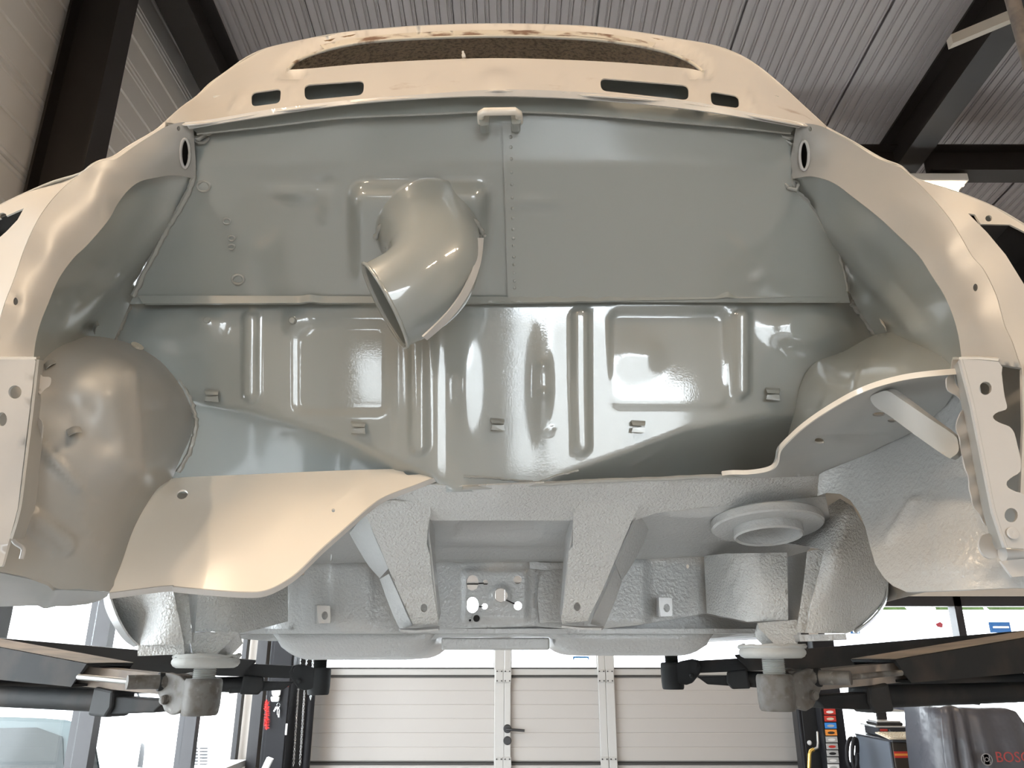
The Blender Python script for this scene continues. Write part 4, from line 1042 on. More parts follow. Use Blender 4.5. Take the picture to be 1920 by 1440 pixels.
for (u, v, r) in ((882, 1163.5, 4.2), (894, 1160, 8.2)):
    c = V(u, v, 1.752); tube('cable_pipe', [c, c + Vector((0, -.02, 0))], r * 1.17 / 1000, 'under_smooth', tp, seg=16, inner=.0022)
    lathe('pipe_bore', [(0, 0), (r * 1.0 / 1000, 0), (r * 1.0 / 1000, .001), (0, .001)], c + Vector((0, -.006, 0)), (0, -1, 0), 'hole', tp, seg=14)
for a, b in (((897, 1094), (907, 1093.5)), ((897, 1137), (906, 1138)), ((949, 1125), (966, 1133))):
    tube('slit', [V(*a, 1.7495), V(*b, 1.7495)], .0016, 'hole', tp, seg=6)
strip('patch_plate', [V(u, v, 1.748) for u, v in ((992, 1052), (1020, 1055), (1062, 1056))], [V(u, v, 1.748) for u, v in ((994, 1066), (1020, 1069), (1062, 1066))], 'under_smooth', car, thick=.004)
sheet('access_cover', cr([(1012, 1168), (1008, 1120), (1012, 1085), (1022, 1070), (1040, 1067), (1062, 1068), (1062, 1166)], n=4), lambda u, v: Fwall(u, v) - .012, 'under_smooth', car, step=9, thick=.006)
sheet('floor_edge', [(425, 1170), (820, 1160), (1000, 1160), (1320, 1140), (1480, 1150), (1480, 1172), (1432, 1180), (1345, 1196), (1034, 1198), (1028, 1194), (822, 1195), (816, 1199), (505, 1202), (425, 1196)], lambda u, v: 1.81 + 0 * np.asarray(u, float), 'under_smooth', car, step=20, thick=.004)
# square bracket tabs with hole
for (u, v, w, h, y) in ((607, 1152, 13, 17, 1.70), (1248, 1138, 13, 18, 1.69)):
    t = sheet('bracket_tab', rrect([(u - w, v - h), (u + w - 1, v - h + 1), (u + w, v + h - 1), (u - w + 3, v + h)], 3), lambda a, b, y=y: y + 0 * np.asarray(a, float), 'plate', car, step=8, thick=.004, holes=[ell(u + 2, v + 2, 6, 8, 14)])
    strip('tab_leg', [V(u - w, v - h, y + .003), V(u - w, v + h, y + .003)], [V(u - w - 4, v - h, 1.765), V(u - w - 4, v + h, 1.765)], 'under_smooth', t, thick=.003)
# transmission fork arms
def fork(main, Fy, flA, flB, hole, strut):
    f = sheet('fork_arm', main, Fy, 'under', car, step=8, thick=.004, holes=[ell(hole[0], hole[1], 6.5, 8, 14)])
    strip('fork_flange', [V(*p) for p in flA], [V(*p) for p in flB], 'under_smooth', f, thick=.003)
    strip('fork_strut', [V(*p) for p in strut[0]], [V(*p) for p in strut[1]], 'under_smooth', f, thick=.004)
    return f
Ffk = lambda u, v: np.interp(v, [935, 1000, 1100, 1180], [1.385, 1.44, 1.53, 1.58])
fork([(683, 958), (695, 942), (740, 938), (806, 942), (808, 960), (803, 985), (800, 1020), (806, 1040), (810, 1085), (816, 1130), (822, 1165), (822, 1172), (774, 1170), (756, 1130), (734, 1080), (716, 1035), (700, 998)], Ffk,
     cr([(686, 962, 1.42), (700, 1000, 1.45), (718, 1042, 1.48), (728, 1066, 1.50)], n=3), cr([(655, 1000, 1.55), (672, 1030, 1.57), (692, 1062, 1.585), (712, 1084, 1.60)], n=3), (795, 1140),
     (cr([(729, 1076, 1.53), (745, 1110, 1.55), (762, 1150, 1.575), (774, 1174, 1.585)], n=3), cr([(712, 1086, 1.60), (724, 1120, 1.61), (740, 1160, 1.62), (750, 1180, 1.625)], n=3)))
strip('fork_foot', [V(748, 1178, 1.61), V(780, 1178, 1.61), V(824, 1174, 1.60)], [V(750, 1181, 1.57), V(780, 1182, 1.565), V(822, 1179, 1.56)], 'under_smooth', car, thick=.004)
fork([(1075, 948), (1100, 935), (1196, 932), (1203, 940), (1190, 965), (1170, 1010), (1150, 1058), (1128, 1110), (1105, 1155), (1102, 1164), (1054, 1170), (1052, 1160), (1060, 1115), (1064, 1070), (1066, 1035), (1074, 1025)], Ffk,
     cr([(1200, 944, 1.41), (1186, 978, 1.44), (1168, 1020, 1.47), (1152, 1056, 1.50)], n=3), cr([(1214, 990, 1.55), (1204, 1018, 1.57), (1184, 1056, 1.585), (1164, 1086, 1.60)], n=3), (1082, 1138),
     (cr([(1150, 1064, 1.53), (1132, 1108, 1.55), (1112, 1150, 1.575), (1104, 1168, 1.585)], n=3), cr([(1163, 1088, 1.60), (1152, 1120, 1.61), (1138, 1155, 1.62), (1130, 1174, 1.625)], n=3)))
strip('fork_foot', [V(1052, 1172, 1.60), V(1090, 1174, 1.61), V(1132, 1174, 1.61)], [V(1053, 1173, 1.56), V(1090, 1177, 1.565), V(1128, 1178, 1.57)], 'under_smooth', car, thick=.004)
strip('fork_inner_flange', [V(*p) for p in cr([(806, 945, 1.40), (802, 990, 1.44), (808, 1050, 1.49), (820, 1165, 1.58)], n=3)], [V(*p) for p in cr([(812, 978, 1.50), (813, 1010, 1.53), (815, 1060, 1.57), (824, 1150, 1.63)], n=3)], 'under_smooth', car, thick=.003)
strip('fork_inner_flange', [V(*p) for p in cr([(1076, 955, 1.40), (1073, 990, 1.44), (1064, 1050, 1.49), (1053, 1165, 1.58)], n=3)], [V(*p) for p in cr([(1068, 978, 1.50), (1060, 1010, 1.53), (1056, 1060, 1.57), (1050, 1150, 1.63)], n=3)], 'under_smooth', car, thick=.003)
# spring cup ring on the right
c = V(1436, 972, 1.47)
lathe('spring_cup', [(.082, .0), (.100, .0), (.1035, -.003), (.1035, -.016), (.100, -.019), (.064, -.019), (.064, -.034), (.061, -.037), (.057, -.034), (.055, .0), (.02, .02), (0, .02)], c, (.0, .15, 1), 'under_smooth', car, seg=56, sharp=35,
      label='round flanged spring cup under the right side')
# side chambers (frame ends) left and right
Fcl = tps([(194, 1112, 1.46), (206, 1104, 1.45), (325, 1096, 1.44), (345, 1208, 1.46), (262, 1210, 1.48), (240, 1200, 1.54), (270, 1150, 1.49), (300, 1150, 1.44)])
cl = sheet('frame_chamber', cr([(205, 1100), (210, 1130), (222, 1162), (240, 1192), (258, 1210)], n=4) + [(345, 1208), (334, 1150), (322, 1096)], Fcl, 'under', car, step=9, thick=.004)
strip('chamber_edge', [V(*p) for p in cr([(203, 1106, 1.455), (209, 1130, 1.46), (222, 1163, 1.47), (240, 1193, 1.48), (258, 1211, 1.48)], n=4)], [V(*p) for p in cr([(193, 1112, 1.56), (197, 1140, 1.57), (212, 1172, 1.58), (232, 1200, 1.58), (250, 1213, 1.57)], n=4)], 'under_smooth', cl, thick=.003)
sheet('chamber_recess', [(322, 1096), (352, 1096), (361, 1206), (345, 1209)], lambda u, v: 1.47 + .0006 * (np.asarray(u, float) - 322), 'under', cl, step=12, thick=.003)
sheet('chamber_recess', [(350, 1096), (375, 1096), (370, 1140), (362, 1206)], lambda u, v: 1.54 + 0 * np.asarray(u, float), 'under_smooth', cl, step=12, thick=.003)
sheet('chamber_wall', [(372, 1095), (540, 1085), (540, 1165), (492, 1178), (445, 1188), (440, 1185), (365, 1184), (369, 1140)], tps([(372, 1100, 1.53), (365, 1184, 1.53), (440, 1100, 1.55), (445, 1187, 1.56), (480, 1100, 1.62), (540, 1090, 1.75), (540, 1165, 1.75), (492, 1178, 1.65)]), 'under', cl, step=10, thick=.003)
sheet('chamber_base', [(258, 1210), (344, 1207), (346, 1228), (300, 1228), (258, 1230)], lambda u, v: 1.47 + 0 * np.asarray(u, float), 'under', cl, step=12, thick=.03)
sheet('jacking_lug', cr([(358, 1186), (440, 1184), (446, 1188)], n=2) + [(430, 1204), (405, 1229), (365, 1231), (357, 1206)], tps([(358, 1186, 1.51), (440, 1185, 1.52), (405, 1229, 1.50), (365, 1231, 1.49)]), 'under', cl, step=10, thick=.05)
Fcr = tps([(1620, 985, 1.45), (1580, 960, 1.43), (1545, 1030, 1.44), (1512, 1186, 1.46), (1662, 1100, 1.55), (1655, 1128, 1.55), (1615, 1172, 1.54), (1587, 1187, 1.50), (1580, 1080, 1.435), (1440, 1006, 1.66), (1490, 1000, 1.62), (1530, 962, 1.54), (1535, 1025, 1.47)])
crh = sheet('frame_chamber', [(1545, 1030), (1500, 1022), (1440, 1012), (1480, 985), (1530, 962), (1575, 935)] + cr([(1600, 950), (1625, 1000), (1645, 1060), (1663, 1095), (1660, 1118), (1648, 1140), (1628, 1162), (1605, 1180), (1587, 1188)], n=4) + [(1512, 1187), (1520, 1140), (1533, 1085)], Fcr, 'under', car, step=9, thick=.004)
strip('chamber_edge', [V(*p) for p in cr([(1662, 1092, 1.55), (1660, 1118, 1.55), (1648, 1141, 1.545), (1628, 1163, 1.54), (1600, 1183, 1.52)], n=4)], [V(*p) for p in cr([(1664, 1092, 1.66), (1662, 1120, 1.66), (1650, 1145, 1.65), (1630, 1166, 1.64), (1602, 1186, 1.62)], n=4)], 'under_smooth', crh, thick=.003)
sheet('chamber_recess', [(1546, 1027), (1545, 1040), (1530, 1090), (1518, 1145), (1511, 1187), (1493, 1186), (1500, 1140), (1507, 1090), (1513, 1034)], lambda u, v: 1.475 + .0008 * (1546 - np.asarray(u, float)) * .5, 'under', crh, step=10, thick=.003)
sheet('chamber_recess', [(1513, 1034), (1507, 1090), (1500, 1140), (1494, 1165), (1470, 1165), (1472, 1045)], lambda u, v: 1.56 + 0 * np.asarray(u, float), 'under_smooth', crh, step=12, thick=.003)
sheet('chamber_wall', [(1476, 1036), (1478, 1162), (1400, 1166), (1395, 1164), (1325, 1150), (1320, 1042), (1360, 1038)], tps([(1476, 1040, 1.53), (1478, 1162, 1.53), (1400, 1166, 1.58), (1360, 1040, 1.60), (1325, 1150, 1.75), (1320, 1045, 1.75), (1420, 1100, 1.54)]), 'under', crh, step=9, thick=.003, disp=lambda u, v: .006 * capsule(u, v, 1362, 1040, 1394, 1160, 4, 4))
sheet('chamber_base', [(1498, 1190), (1586, 1188), (1588, 1200), (1500, 1203)], lambda u, v: 1.47 + 0 * np.asarray(u, float), 'under_smooth', crh, step=12, thick=.03)
sheet('jacking_lug', [(1420, 1168), (1494, 1162), (1496, 1200), (1494, 1209), (1455, 1211), (1440, 1196), (1424, 1180)], tps([(1420, 1168, 1.52), (1494, 1162, 1.51), (1494, 1209, 1.49), (1455, 1211, 1.50)]), 'under', crh, step=10, thick=.05)
# floor pan with two pressed troughs and the middle plate
multi('floor_pan', [(-.62, 1.765, CZ + .040, .60, 4.2, CZ + .05), (-.70, 1.9, CZ + .035, -.60, 4.2, CZ + .12), (.58, 1.9, CZ + .035, .68, 4.2, CZ + .12)], 'under_smooth', car)
def trough(u0, u1, v0, v1, Y, dep):
    a = V(u0, v1, Y); b = V(u1, v0, Y); w = b.x - a.x; h = CZ + .045 - a.z
    bm = bmesh.new(); n = 14; prof2 = []
    rows = []
    for (yy, k) in ((0, .0), (.012, .55), (.035, .88), (.07, 1.0), (dep - .07, 1.0), (dep - .02, .7), (dep, 0)):
        row = []
        for i in range(25):
            s = i / 24; x = a.x + w * s
            e = min(s, 1 - s) * w; q = min(1, max(0, e / .075)); q = math.sqrt(max(0, 1 - (1 - q) ** 2))
            row.append(Vector((x, Y + yy, CZ + .045 - h * k * q)))
        rows.append(row)
    bm.free()
    return grid('floor_trough', rows, 'under_smooth', car, thick=.004)
trough(505, 818, 1188, 1236, 1.80, .5); trough(1032, 1342, 1178, 1228, 1.80, .5)
box('middle_plate', ((V(828, 1208, 1.82).x + V(1030, 1208, 1.82).x) / 2, 1.87, (V(930, 1198, 1.82).z + V(930, 1220, 1.82).z) / 2 + .002), (V(1030, 1208, 1.82).x - V(828, 1208, 1.82).x, .12, .026), 'under_smooth', car, bevel=.004)
# side skins of the shell, hidden from here but seen from the side
for s in (-1, 1):
    rows = []
    for y, x, zt, zb in ((1.55, .84, .66, .25), (2.0, .80, .80, .06), (2.8, .78, .82, .05), (3.6, .76, .80, .05), (4.2, .66, .72, .06)):
        rows.append([Vector((s * x * k - .02, y, CZ + z)) for k, z in ((.88, zt), (1, zt * .8), (1.02, zt * .45), (.98, zt * .15 + zb * .85), (.86, zb))])
    grid('body_side', rows, 'body', car, thick=.003)
tube('paint_thread', [V(u, v, y) for u, v, y in cr([(621, 1052, 1.70), (622, 1042, 1.70), (620, 1030, 1.69), (626, 1023, 1.69), (635, 1024, 1.69), (638, 1031, 1.69), (634, 1037, 1.70)], n=5)], .0016, 'plate', car, seg=6)

# ================================================================== LIFT ARMS
def rect_tube(name, a, b, w, h0, h1, t, m, parent, cut=.0):
    """hollow rectangular arm from a to b (centres of the top faces), width w, heights h0/h1, wall t; the a end is open"""
    a = Vector(a); b = Vector(b); d = (b - a); d.z = 0; d.normalize(); s = d.cross(Vector((0, 0, 1))).normalized()
    vs = []
    for p, h in ((a, h0), (b, h1)):
        for ins in (0, t):
            for sx, zz in ((-1, 0), (1, 0), (1, 1), (-1, 1)):
                q = p + s * sx * (w / 2 - ins) + Vector((0, 0, -(ins + (h - 2 * ins) * zz)))
                if p is a: q -= d * (cut * (1 - zz))
                vs.append(q)
    fs = []
    for k in range(4):
        n = (k + 1) % 4
        fs += [(k, n, 8 + n, 8 + k), (4 + n, 4 + k, 12 + k, 12 + n), (n, k, 4 + k, 4 + n), (8 + k, 8 + n, 12 + n, 12 + k)]
    o = mk(name, vs, fs, m, parent)
    bm = bmesh.new(); bm.from_mesh(o.data); bmesh.ops.recalc_face_normals(bm, faces=bm.faces[:]); bm.to_mesh(o.data); bm.free()
    return o

def lift_arm(pad_uv, Y, hub_v, pivot, sg, label, post, near=True, dark='arm'):
    """one swivelling lift arm: pad, threaded spindle, cast head with pins, inner arm, outer arm, lower tube. sg=-1 left, +1 right"""
    pu, pv = pad_uv
    c = V(pu, pv, Y); k = 1.0
    ptop = c.z
    piv = Vector(pivot); d = Vector((piv.x - c.x, piv.y - c.y, 0)); Ln = d.length; d.normalize(); s = d.cross(Vector((0, 0, 1)))
    if s.y > 0: s = -s                      # s points to the viewer
    hz = float(P(pu, hub_v, Y)[2])           # top of the cast head
    a0 = .30 if near else .22
    o0 = Vector((c.x, c.y, hz + (.024 if near else .022))) + d * a0; o1 = Vector((c.x, c.y, hz + (.115 if near else .10))) + d * (Ln + .02)
    t = oa = rect_tube('lift_arm', o0, o1, .105, .042, .10, .005, dark, post, cut=.035)
    tag(t, label)
    st = 'steel' if near else dark; br = 'steel' if near else dark
    # pad
    if near:
        p = lathe('pad', [(0, .004), (.040, .004), (.056, .002), (.0595, -.004), (.0595, -.008), (.056, -.013), (.050, -.016), (0, -.016)], c, (0, 0, 1), 'padpaint', t, seg=40)
        nb = 26; vs = []
        tube('pad_crumbs', [c + Vector((.055 * math.cos(a) + rng.normal(0, .002), .055 * math.sin(a), .003 + rng.random() * .003)) for a in np.linspace(0, 6.2, nb)], [.0022 + .0028 * rng.random() for _ in range(nb)], 'padpaint', t, seg=6)
    zs = ptop - .016 if near else hz + .03
    pr = []; z = zs
    while z > hz - .01:
        pr += [(.0205, z - zs), (.0185, z - zs - .0015)]; z -= .003
    lathe('spindle', [(0, .0)] + pr + [(0, z - zs)], (c.x, c.y, zs), (0, 0, 1), 'padpaint' if near else dark, t, seg=24, sharp=80)
    # cast head: round hub and cheeks
    hh = .062 if near else .075
    R = .0335
    lathe('hub', [(0, 0), (R * .9, 0), (R * .97, -.003), (R, -.008), (R, -hh * .7), (R * .95, -hh + .004), (R * .88, -hh), (0, -hh)], (c.x, c.y, hz), (0, 0, 1), st, t, seg=32)
    for q in (-1, 1):
        o = c + s * (.024 * q); z0 = hz
        poly = [(.012, -.004), (.028, .004), (.060, .010), (.080, .006), (.088, -.012), (.082, -.028), (.070, -.042), (.058, -.056), (.040, -.062), (.022, -.058), (.010, -.05)]
        slab('cheek', [Vector((o.x, o.y, z0)) + d * x + Vector((0, 0, y)) - s * .005 for x, y in poly], s * .010, st, t, bevel=.0025)
    zc_ = hz
    # bolt through the cheeks and the spring pin with its handle rod
    b0 = Vector((c.x, c.y, zc_ - .036)) + d * .058
    tube('bolt', [b0 - s * .032, b0 + s * .036], .0085, br, t, seg=16)
    lathe('bolt_head', [(0, 0), (.0072, 0), (.0072, .004), (.004, .006), (0, .006)], b0 + s * .034, s, br, t, seg=16)
    p0 = Vector((c.x, c.y, zc_ - .006)) + d * .066
    if near:
        pd = (s * .90 + d * .45).normalized()
        tube('locking_pin', [p0 - s * .03, p0 + s * .02, p0 + pd * .045, p0 + pd * .088], [.013, .013, .0125, .0122], 'steel', t, seg=20)
        lathe('pin_collar', [(0, 0), (.0165, 0), (.0165, .009), (0, .009)], p0 + pd * .026, pd, 'arm_dark', t, seg=20)
        r0 = p0 + pd * .075
        tube('pull_rod', [r0, r0 + d * .085 + s * .02 + Vector((0, 0, .006)), r0 + d * .125 + s * .025 + Vector((0, 0, .008))], .0052, 'bright' if sg < 0 else 'steel', t, seg=10)
    else:
        tube('locking_pin', [p0 - s * .03, p0 + s * .05], .0105, dark, t, seg=16)
    # inner arm
    i0 = Vector((c.x, c.y, zc_ + .004)) + d * .052; i1 = Vector((c.x, c.y, zc_ + .030)) + d * .52
    rect_tube('inner_arm', i0, i1, .036, .034, .040, .004, 'dusty' if near else dark, t)
    slab('lock_block', [Vector((c.x, c.y, zc_ - .038)) + d * x + Vector((0, 0, y)) - s * .018 for x, y in ((.07, 0), (.25, .004), (.25, -.03), (.10, -.022))], s * .036, dark, t, bevel=.003)
    if near:
        up_ = Vector((0, 0, .0012)); s2 = s * .0505
        e0, e1 = o0 - d * .034 + up_, o1 + up_
        slab('dusty_top', [e0 - s2, e0 + s2, e1 + s2, e1 - s2], (0, 0, .0006), 'dusty', oa)
        lathe('round_hole', [(0, 0), (.013, 0), (.013, .001), (0, .001)], o0.lerp(o1, .28) + Vector((0, 0, .002)), (0, 0, 1), 'hole', oa, seg=18)
    # lower tube and end block
    l0 = Vector((c.x, c.y, zc_ - .044)) + d * (.225 if near else .17); l1 = Vector((c.x, c.y, zc_ - .046)) + d * Ln
    tube('lower_tube', [l0, l1], .021, dark, t, seg=20)
    slab('end_block', [l0 + d * x + Vector((0, 0, y)) - s * .026 for x, y in ((-.012, .02), (.045, .026), (.05, -.026), (-.002, -.028), (-.016, -.01))], s * .052, 'arm_dark', t, bevel=.005)
    return t

# the two posts stand just out of view
posts = {}
for s, lab in ((-1, 'left lift post with two swivelling arms under the car'), (1, 'right lift post with two swivelling arms under the car')):
    x = s * 1.72
    t = thing('lift_post', (x, 2.1, 0), lab, 'car lift', 'posts of the two-post car lift')
    multi('mast', [(x - .13, 2.1 - .16, 0, x + .13, 2.1 - .14, 2.9), (x - .13, 2.1 + .14, 0, x + .13, 2.1 + .16, 2.9), (x + s * .11 - .01, 1.96, 0, x + s * .11 + .01, 2.24, 2.9)], 'arm', t)
    box('base_plate', (x, 2.1, .01), (.5, .5, .02), 'arm', t)
    box('carriage', (x - s * .04, 2.1, CZ - .05), (.22, .27, .5), 'arm_dark', t, bevel=.01)
    posts[s] = t
lift_arm((387, 1235), 1.50, 1272, (-1.55, 2.02, 0), -1, 'near left arm with bright pull rod, its pad under the grey lug', posts[-1])
lift_arm((1447, 1217), 1.50, 1264, (1.50, 2.02, 0), 1, 'near right arm with dull pull rod', posts[1])
lift_arm((602, 1226), 2.45, 1252, (-1.60, 2.16, 0), -1, 'black far left arm ending in front of the door', posts[-1], near=False, dark='arm_dark')
lift_arm((1258, 1222), 2.45, 1242, (1.56, 2.16, 0), 1, 'charcoal far right arm ending in front of the door', posts[1], near=False, dark='arm')

# ================================================================== THINGS ALONG THE DOOR WALL
def bx(u0, u1, v0, v1, Y, dep, m, name, parent=None, bevel=0.0, **kw):
    """box whose front face fills that stretch at distance Y"""
    a = V(u0, v1, Y); b = V(u1, v0, Y)
    return box(name, ((a.x + b.x) / 2, Y + dep / 2, (a.z + b.z) / 2), (b.x - a.x, dep, b.z - a.z), m, parent, bevel=bevel, **kw)

# left: tall black cabinet post, brush, handle, keys, chains
t = thing('tool_cabinet', (V(515, 1400, 7.0).x, 7.0, 0), 'tall black metal cabinet standing left of the cream door', 'cabinet')
x0, x1 = V(494, 1350, 7.0).x, V(541, 1350, 7.0).x
box('body', ((x0 + x1) / 2, 7.12, .95), (x1 - x0, .24, 1.9), 'blackpost', t, bevel=.01)
box('cabinet_door', ((x0 + x1) / 2 + .01, 6.992, .95), (x1 - x0 - .05, .014, 1.84), 'blackpost', t, bevel=.004)
bx(534, 539, 1357, 1378, 6.98, .01, 'white', 'latch', t)
hz_ = V(508, 1310, 6.93)
t = thing('hand_brush', V(502, 1330, 6.94), 'bright red bristle brush hanging on the black cabinet', 'brush')
bm = bmesh.new()
vs = []; fs = []
for i in range(260):
    f = rng.random(); cz = V(500, 1314 + 52 * f, 6.94); a = rng.random() * 6.28; L_ = .022 + .012 * rng.random()
    q = cz + Vector((math.cos(a) * L_, math.sin(a) * L_ * .8, rng.normal(0, .006))); n_ = len(vs)
    w_ = Vector((0, 0, .0022)); vs += [cz - w_, cz + w_, q]; fs.append((n_, n_ + 1, n_ + 2))
bm.free()
mk('bristles', vs, fs, 'red', t, kind='stuff')
tube('core', [V(500, 1312, 6.94), V(500, 1368, 6.94)], .006, 'red', t, seg=8)
tube('hook', [V(500, 1312, 6.94), V(500, 1306, 6.95), V(500, 1304, 6.99)], .003, 'black', t, seg=6)
t = thing('pulley_handle', V(517, 1305, 6.93), 'white oval handle piece hanging on the black cabinet above the keys', 'handle')  # white pulley handle, gives no light
slab('shell', [V(u, v, 6.93) for u, v in rrect([(508, 1288), (526, 1288), (524, 1306), (510, 1306)], 5)], (0, .03, 0), 'white', t, bevel=.004)
slab('grip', [V(u, v, 6.935) for u, v in rrect([(507, 1306), (524, 1306), (522, 1316), (508, 1316)], 3)], (0, .03, 0), 'silver', t, bevel=.003)
t = thing('key_bunch', V(522, 1330, 6.95), 'small bunch of silver keys on the black cabinet', 'keys')
tube('ring', [V(522 + 3 * math.cos(a), 1322 + 4 * math.sin(a), 6.95) for a in np.linspace(0, 6.28, 12, endpoint=False)], .0012, 'chrome', t, seg=6, closed=True)
for du, v0, v1 in ((-8, 1325, 1334), (-1, 1326, 1340), (1, 1330, 1345)):
    slab('key', [V(520 + du * .4, v0, 6.945), V(524 + du * .4, v0, 6.945), V(523 + du, v1, 6.945), V(520 + du, v1, 6.945)], (0, .003, 0), 'chrome', t)
bx(528, 541, 1279, 1288, 6.97, .02, 'redprint', 'warning_tag', label='small red tag on top of the black cabinet', cat='tag')
t = thing('chain_hoist', (V(556, 1300, 7.3).x, 7.35, 1.2), 'black wall panel with hoist bracket behind the hanging chains', 'hoist')
hx0, hx1 = V(539, 1360, 7.34).x, V(575, 1360, 7.34).x
box('panel', ((hx0 + hx1) / 2, 7.39, .95), (hx1 - hx0, .10, 1.9), 'hole', t)
bx(549, 594, 1196, 1204, 7.06, .30, 'arm_dark', 'bracket', t)
t = thing('guide_post', (V(579, 1300, 7.2).x, 7.2, 0), 'grey-black upright guide post beside the chains', 'post')
xg = V(579, 1360, 7.2).x
tube('upright', [(xg, 7.2, 0), (xg, 7.2, 1.62)], .035, 'blackpost', t, seg=16)
box('bracket', (xg, 7.24, 1.55), (.09, .08, .05), 'arm_dark', t)
def chain(u0, v0, u1, v1, Y, label, n=66):
    t = thing('hoist_chain', V(u0, v0, Y), label, 'chain', 'hanging hoist chains')
    A = V(u0, v0, Y); B = V(u1, v1, Y); L_ = (B - A).length / n; proto = {}
    d = (B - A).normalized()
    for i in range(n):
        c = A.lerp(B, (i + .5) / n)
        if i % 2 not in proto:
            sd = Vector((1, 0, 0)) if i % 2 == 0 else Vector((0, 1, 0))
            pts = [c + d * (math.cos(a) * L_ * .85) + sd * (math.sin(a) * L_ * .5) for a in np.linspace(0, 2 * math.pi, 10, endpoint=False)]
            proto[i % 2] = (tube('link', pts, L_ * .17, 'chrome', t, seg=5, closed=True), c)
        else:
            o, c0 = proto[i % 2]
            q = bpy.data.objects.new('link', o.data); link(q, t); q.location += c - c0
chain(565, 1202, 550, 1436, 7.15, 'silver hoist chain hanging nearest the black cabinet')
chain(577, 1202, 562, 1436, 7.15, 'silver hoist chain hanging right of the other chain, left of the guide post')
chain(589, 1202, 582, 1312, 7.12, 'short silver chain end in front of the guide post', n=32)
slab('paper_roll', [V(500, 1420, 6.6), V(510, 1424, 6.6), V(497, 1450, 6.6), V(486, 1450, 6.6)], (0, .05, 0), 'white', label='pale paper roll leaning at the foot of the black cabinet', cat='roll')

# right: black upright, label rack, brass air hose, test trolley, covered machine
t = thing('wall_upright', (V(1522, 1400, 7.1).x, 7.1, 0), 'black steel upright standing right of the cream door', 'post')
xa, xb = V(1502, 1380, 7.1).x, V(1543, 1380, 7.1).x
box('channel', ((xa + xb) / 2, 7.2, .95), (xb - xa, .12, 1.9), 'black', t)
tube('edge_rail', [(xa + .0, 7.08, 0), (xa + .0, 7.08, 1.75)], .022, 'blackpost', t, seg=12)
tube('air_pipe', [(xb - .015, 7.05, .55), (xb - .015, 7.05, 1.75)], .012, 'bright', t, seg=10)
t = thing('air_hose', V(1525, 1420, 7.0), 'brass air coupling with hose on the black upright', 'hose')
tube('brass_fitting', [V(1517, 1440, 7.0), V(1518, 1415, 7.0), V(1520, 1408, 7.0), V(1526, 1405, 7.0)], .016, 'brass', t, seg=12)
tube('steel_bend', [V(1525, 1405, 7.0), V(1533, 1402, 7.0), V(1534, 1393, 7.0), V(1533, 1372, 7.02)], .011, 'bright', t, seg=10)
lathe('valve_knob', [(0, 0), (.016, 0), (.019, .008), (.012, .02), (0, .02)], V(1518, 1393, 6.99), (-.4, -1, .2), 'silver', t, seg=14)
t = thing('label_rack', (V(1563, 1400, 6.9).x, 6.9, 0), 'tall narrow rack of small picture cards beside the black upright', 'rack')
xa, xb = V(1546, 1380, 6.9).x, V(1589, 1380, 6.9).x
box('rack_body', ((xa + xb) / 2, 6.98, .95), (xb - xa, .12, 1.75), 'blackpost', t, bevel=.008)
cc = [('silver', 'black'), ('redprint', 'white'), ('redprint', 'keys'), ('blue', 'silver'), ('orange', 'brown'), ('silver', 'white'), ('silver', 'redprint'), ('silver', 'black'), ('silver', 'white'), ('white', 'silver')]
for i, (m1, m2) in enumerate(cc):
    v0 = 1316 + i * 13.0; du = i * .9
    cd = bx(1545 + du, 1565 + du, v0, v0 + 11, 6.912, .006, m1, 'card', t)
    slab('card_print', [V(u, v, 6.9105) for u, v in ell(1555 + du, v0 + 6, 7, 2.6, 10)], (0, .002, 0), m2, cd)
# test trolley with monitor, computer box, keyboard
t = thing('test_trolley', (V(1700, 1440, 6.45).x, 6.6, 0), 'dark test trolley cabinet with red and orange stripes under the keyboard', 'trolley')
YT = 6.35; DT = .45
fa, fb = V(1672, 1390, YT), V(1782, 1390, YT)
z1 = V(1700, 1391, YT).z
def hexa(name, f0, f1, z0, z1, dep, dx, m, parent, **kw):
    return slab(name, [Vector((f0, YT, z0)), Vector((f1, YT, z0)), Vector((f1 + dx, YT + dep, z0)), Vector((f0 + dx, YT + dep, z0))], (0, 0, z1 - z0), m, parent, **kw)
hexa('body', fa.x, fb.x, .1, z1, .55, -.02, 'brown', t, bevel=.008)
slab('side_panel', [Vector((fa.x - .006, YT + .01, .12)), Vector((fa.x - .05, YT + .5, .12)), Vector((fa.x - .05, YT + .5, z1 + .0)), Vector((fa.x - .006, YT + .01, z1))], (-.012, 0, 0), 'cab_side', t)
slab('worktop', [Vector((fa.x - .06, YT + .52, z1 + .0)), Vector((fa.x - .01, YT - .03, z1 + .0)), Vector((fb.x + .03, YT - .03, z1)), Vector((fb.x + .01, YT + .52, z1 + .0))], (0, 0, .014), 'cabinet', t, bevel=.003)
for (u0, v0, u1, v1, m_) in ((1678, 1409, 1705, 1421, 'redprint'), (1678, 1413, 1703, 1417, 'orange')):
    bx(u0, u1, v0, v1, YT - (.004 if m_ == 'redprint' else .006), .004, m_, 'stripe', t)
slab('stripe', [V(u, v, YT - .004) for u, v in ((1714, 1413), (1736, 1413), (1748, 1437), (1735, 1437))], (0, .004, 0), 'redprint', t)
slab('stripe', [V(u, v, YT - .006) for u, v in ((1714, 1413), (1724, 1413), (1745, 1437), (1734, 1437))], (0, .004, 0), 'orange', t)
bx(1757, 1781, 1433.5, 1435, YT - .004, .004, 'orange', 'stripe', t)
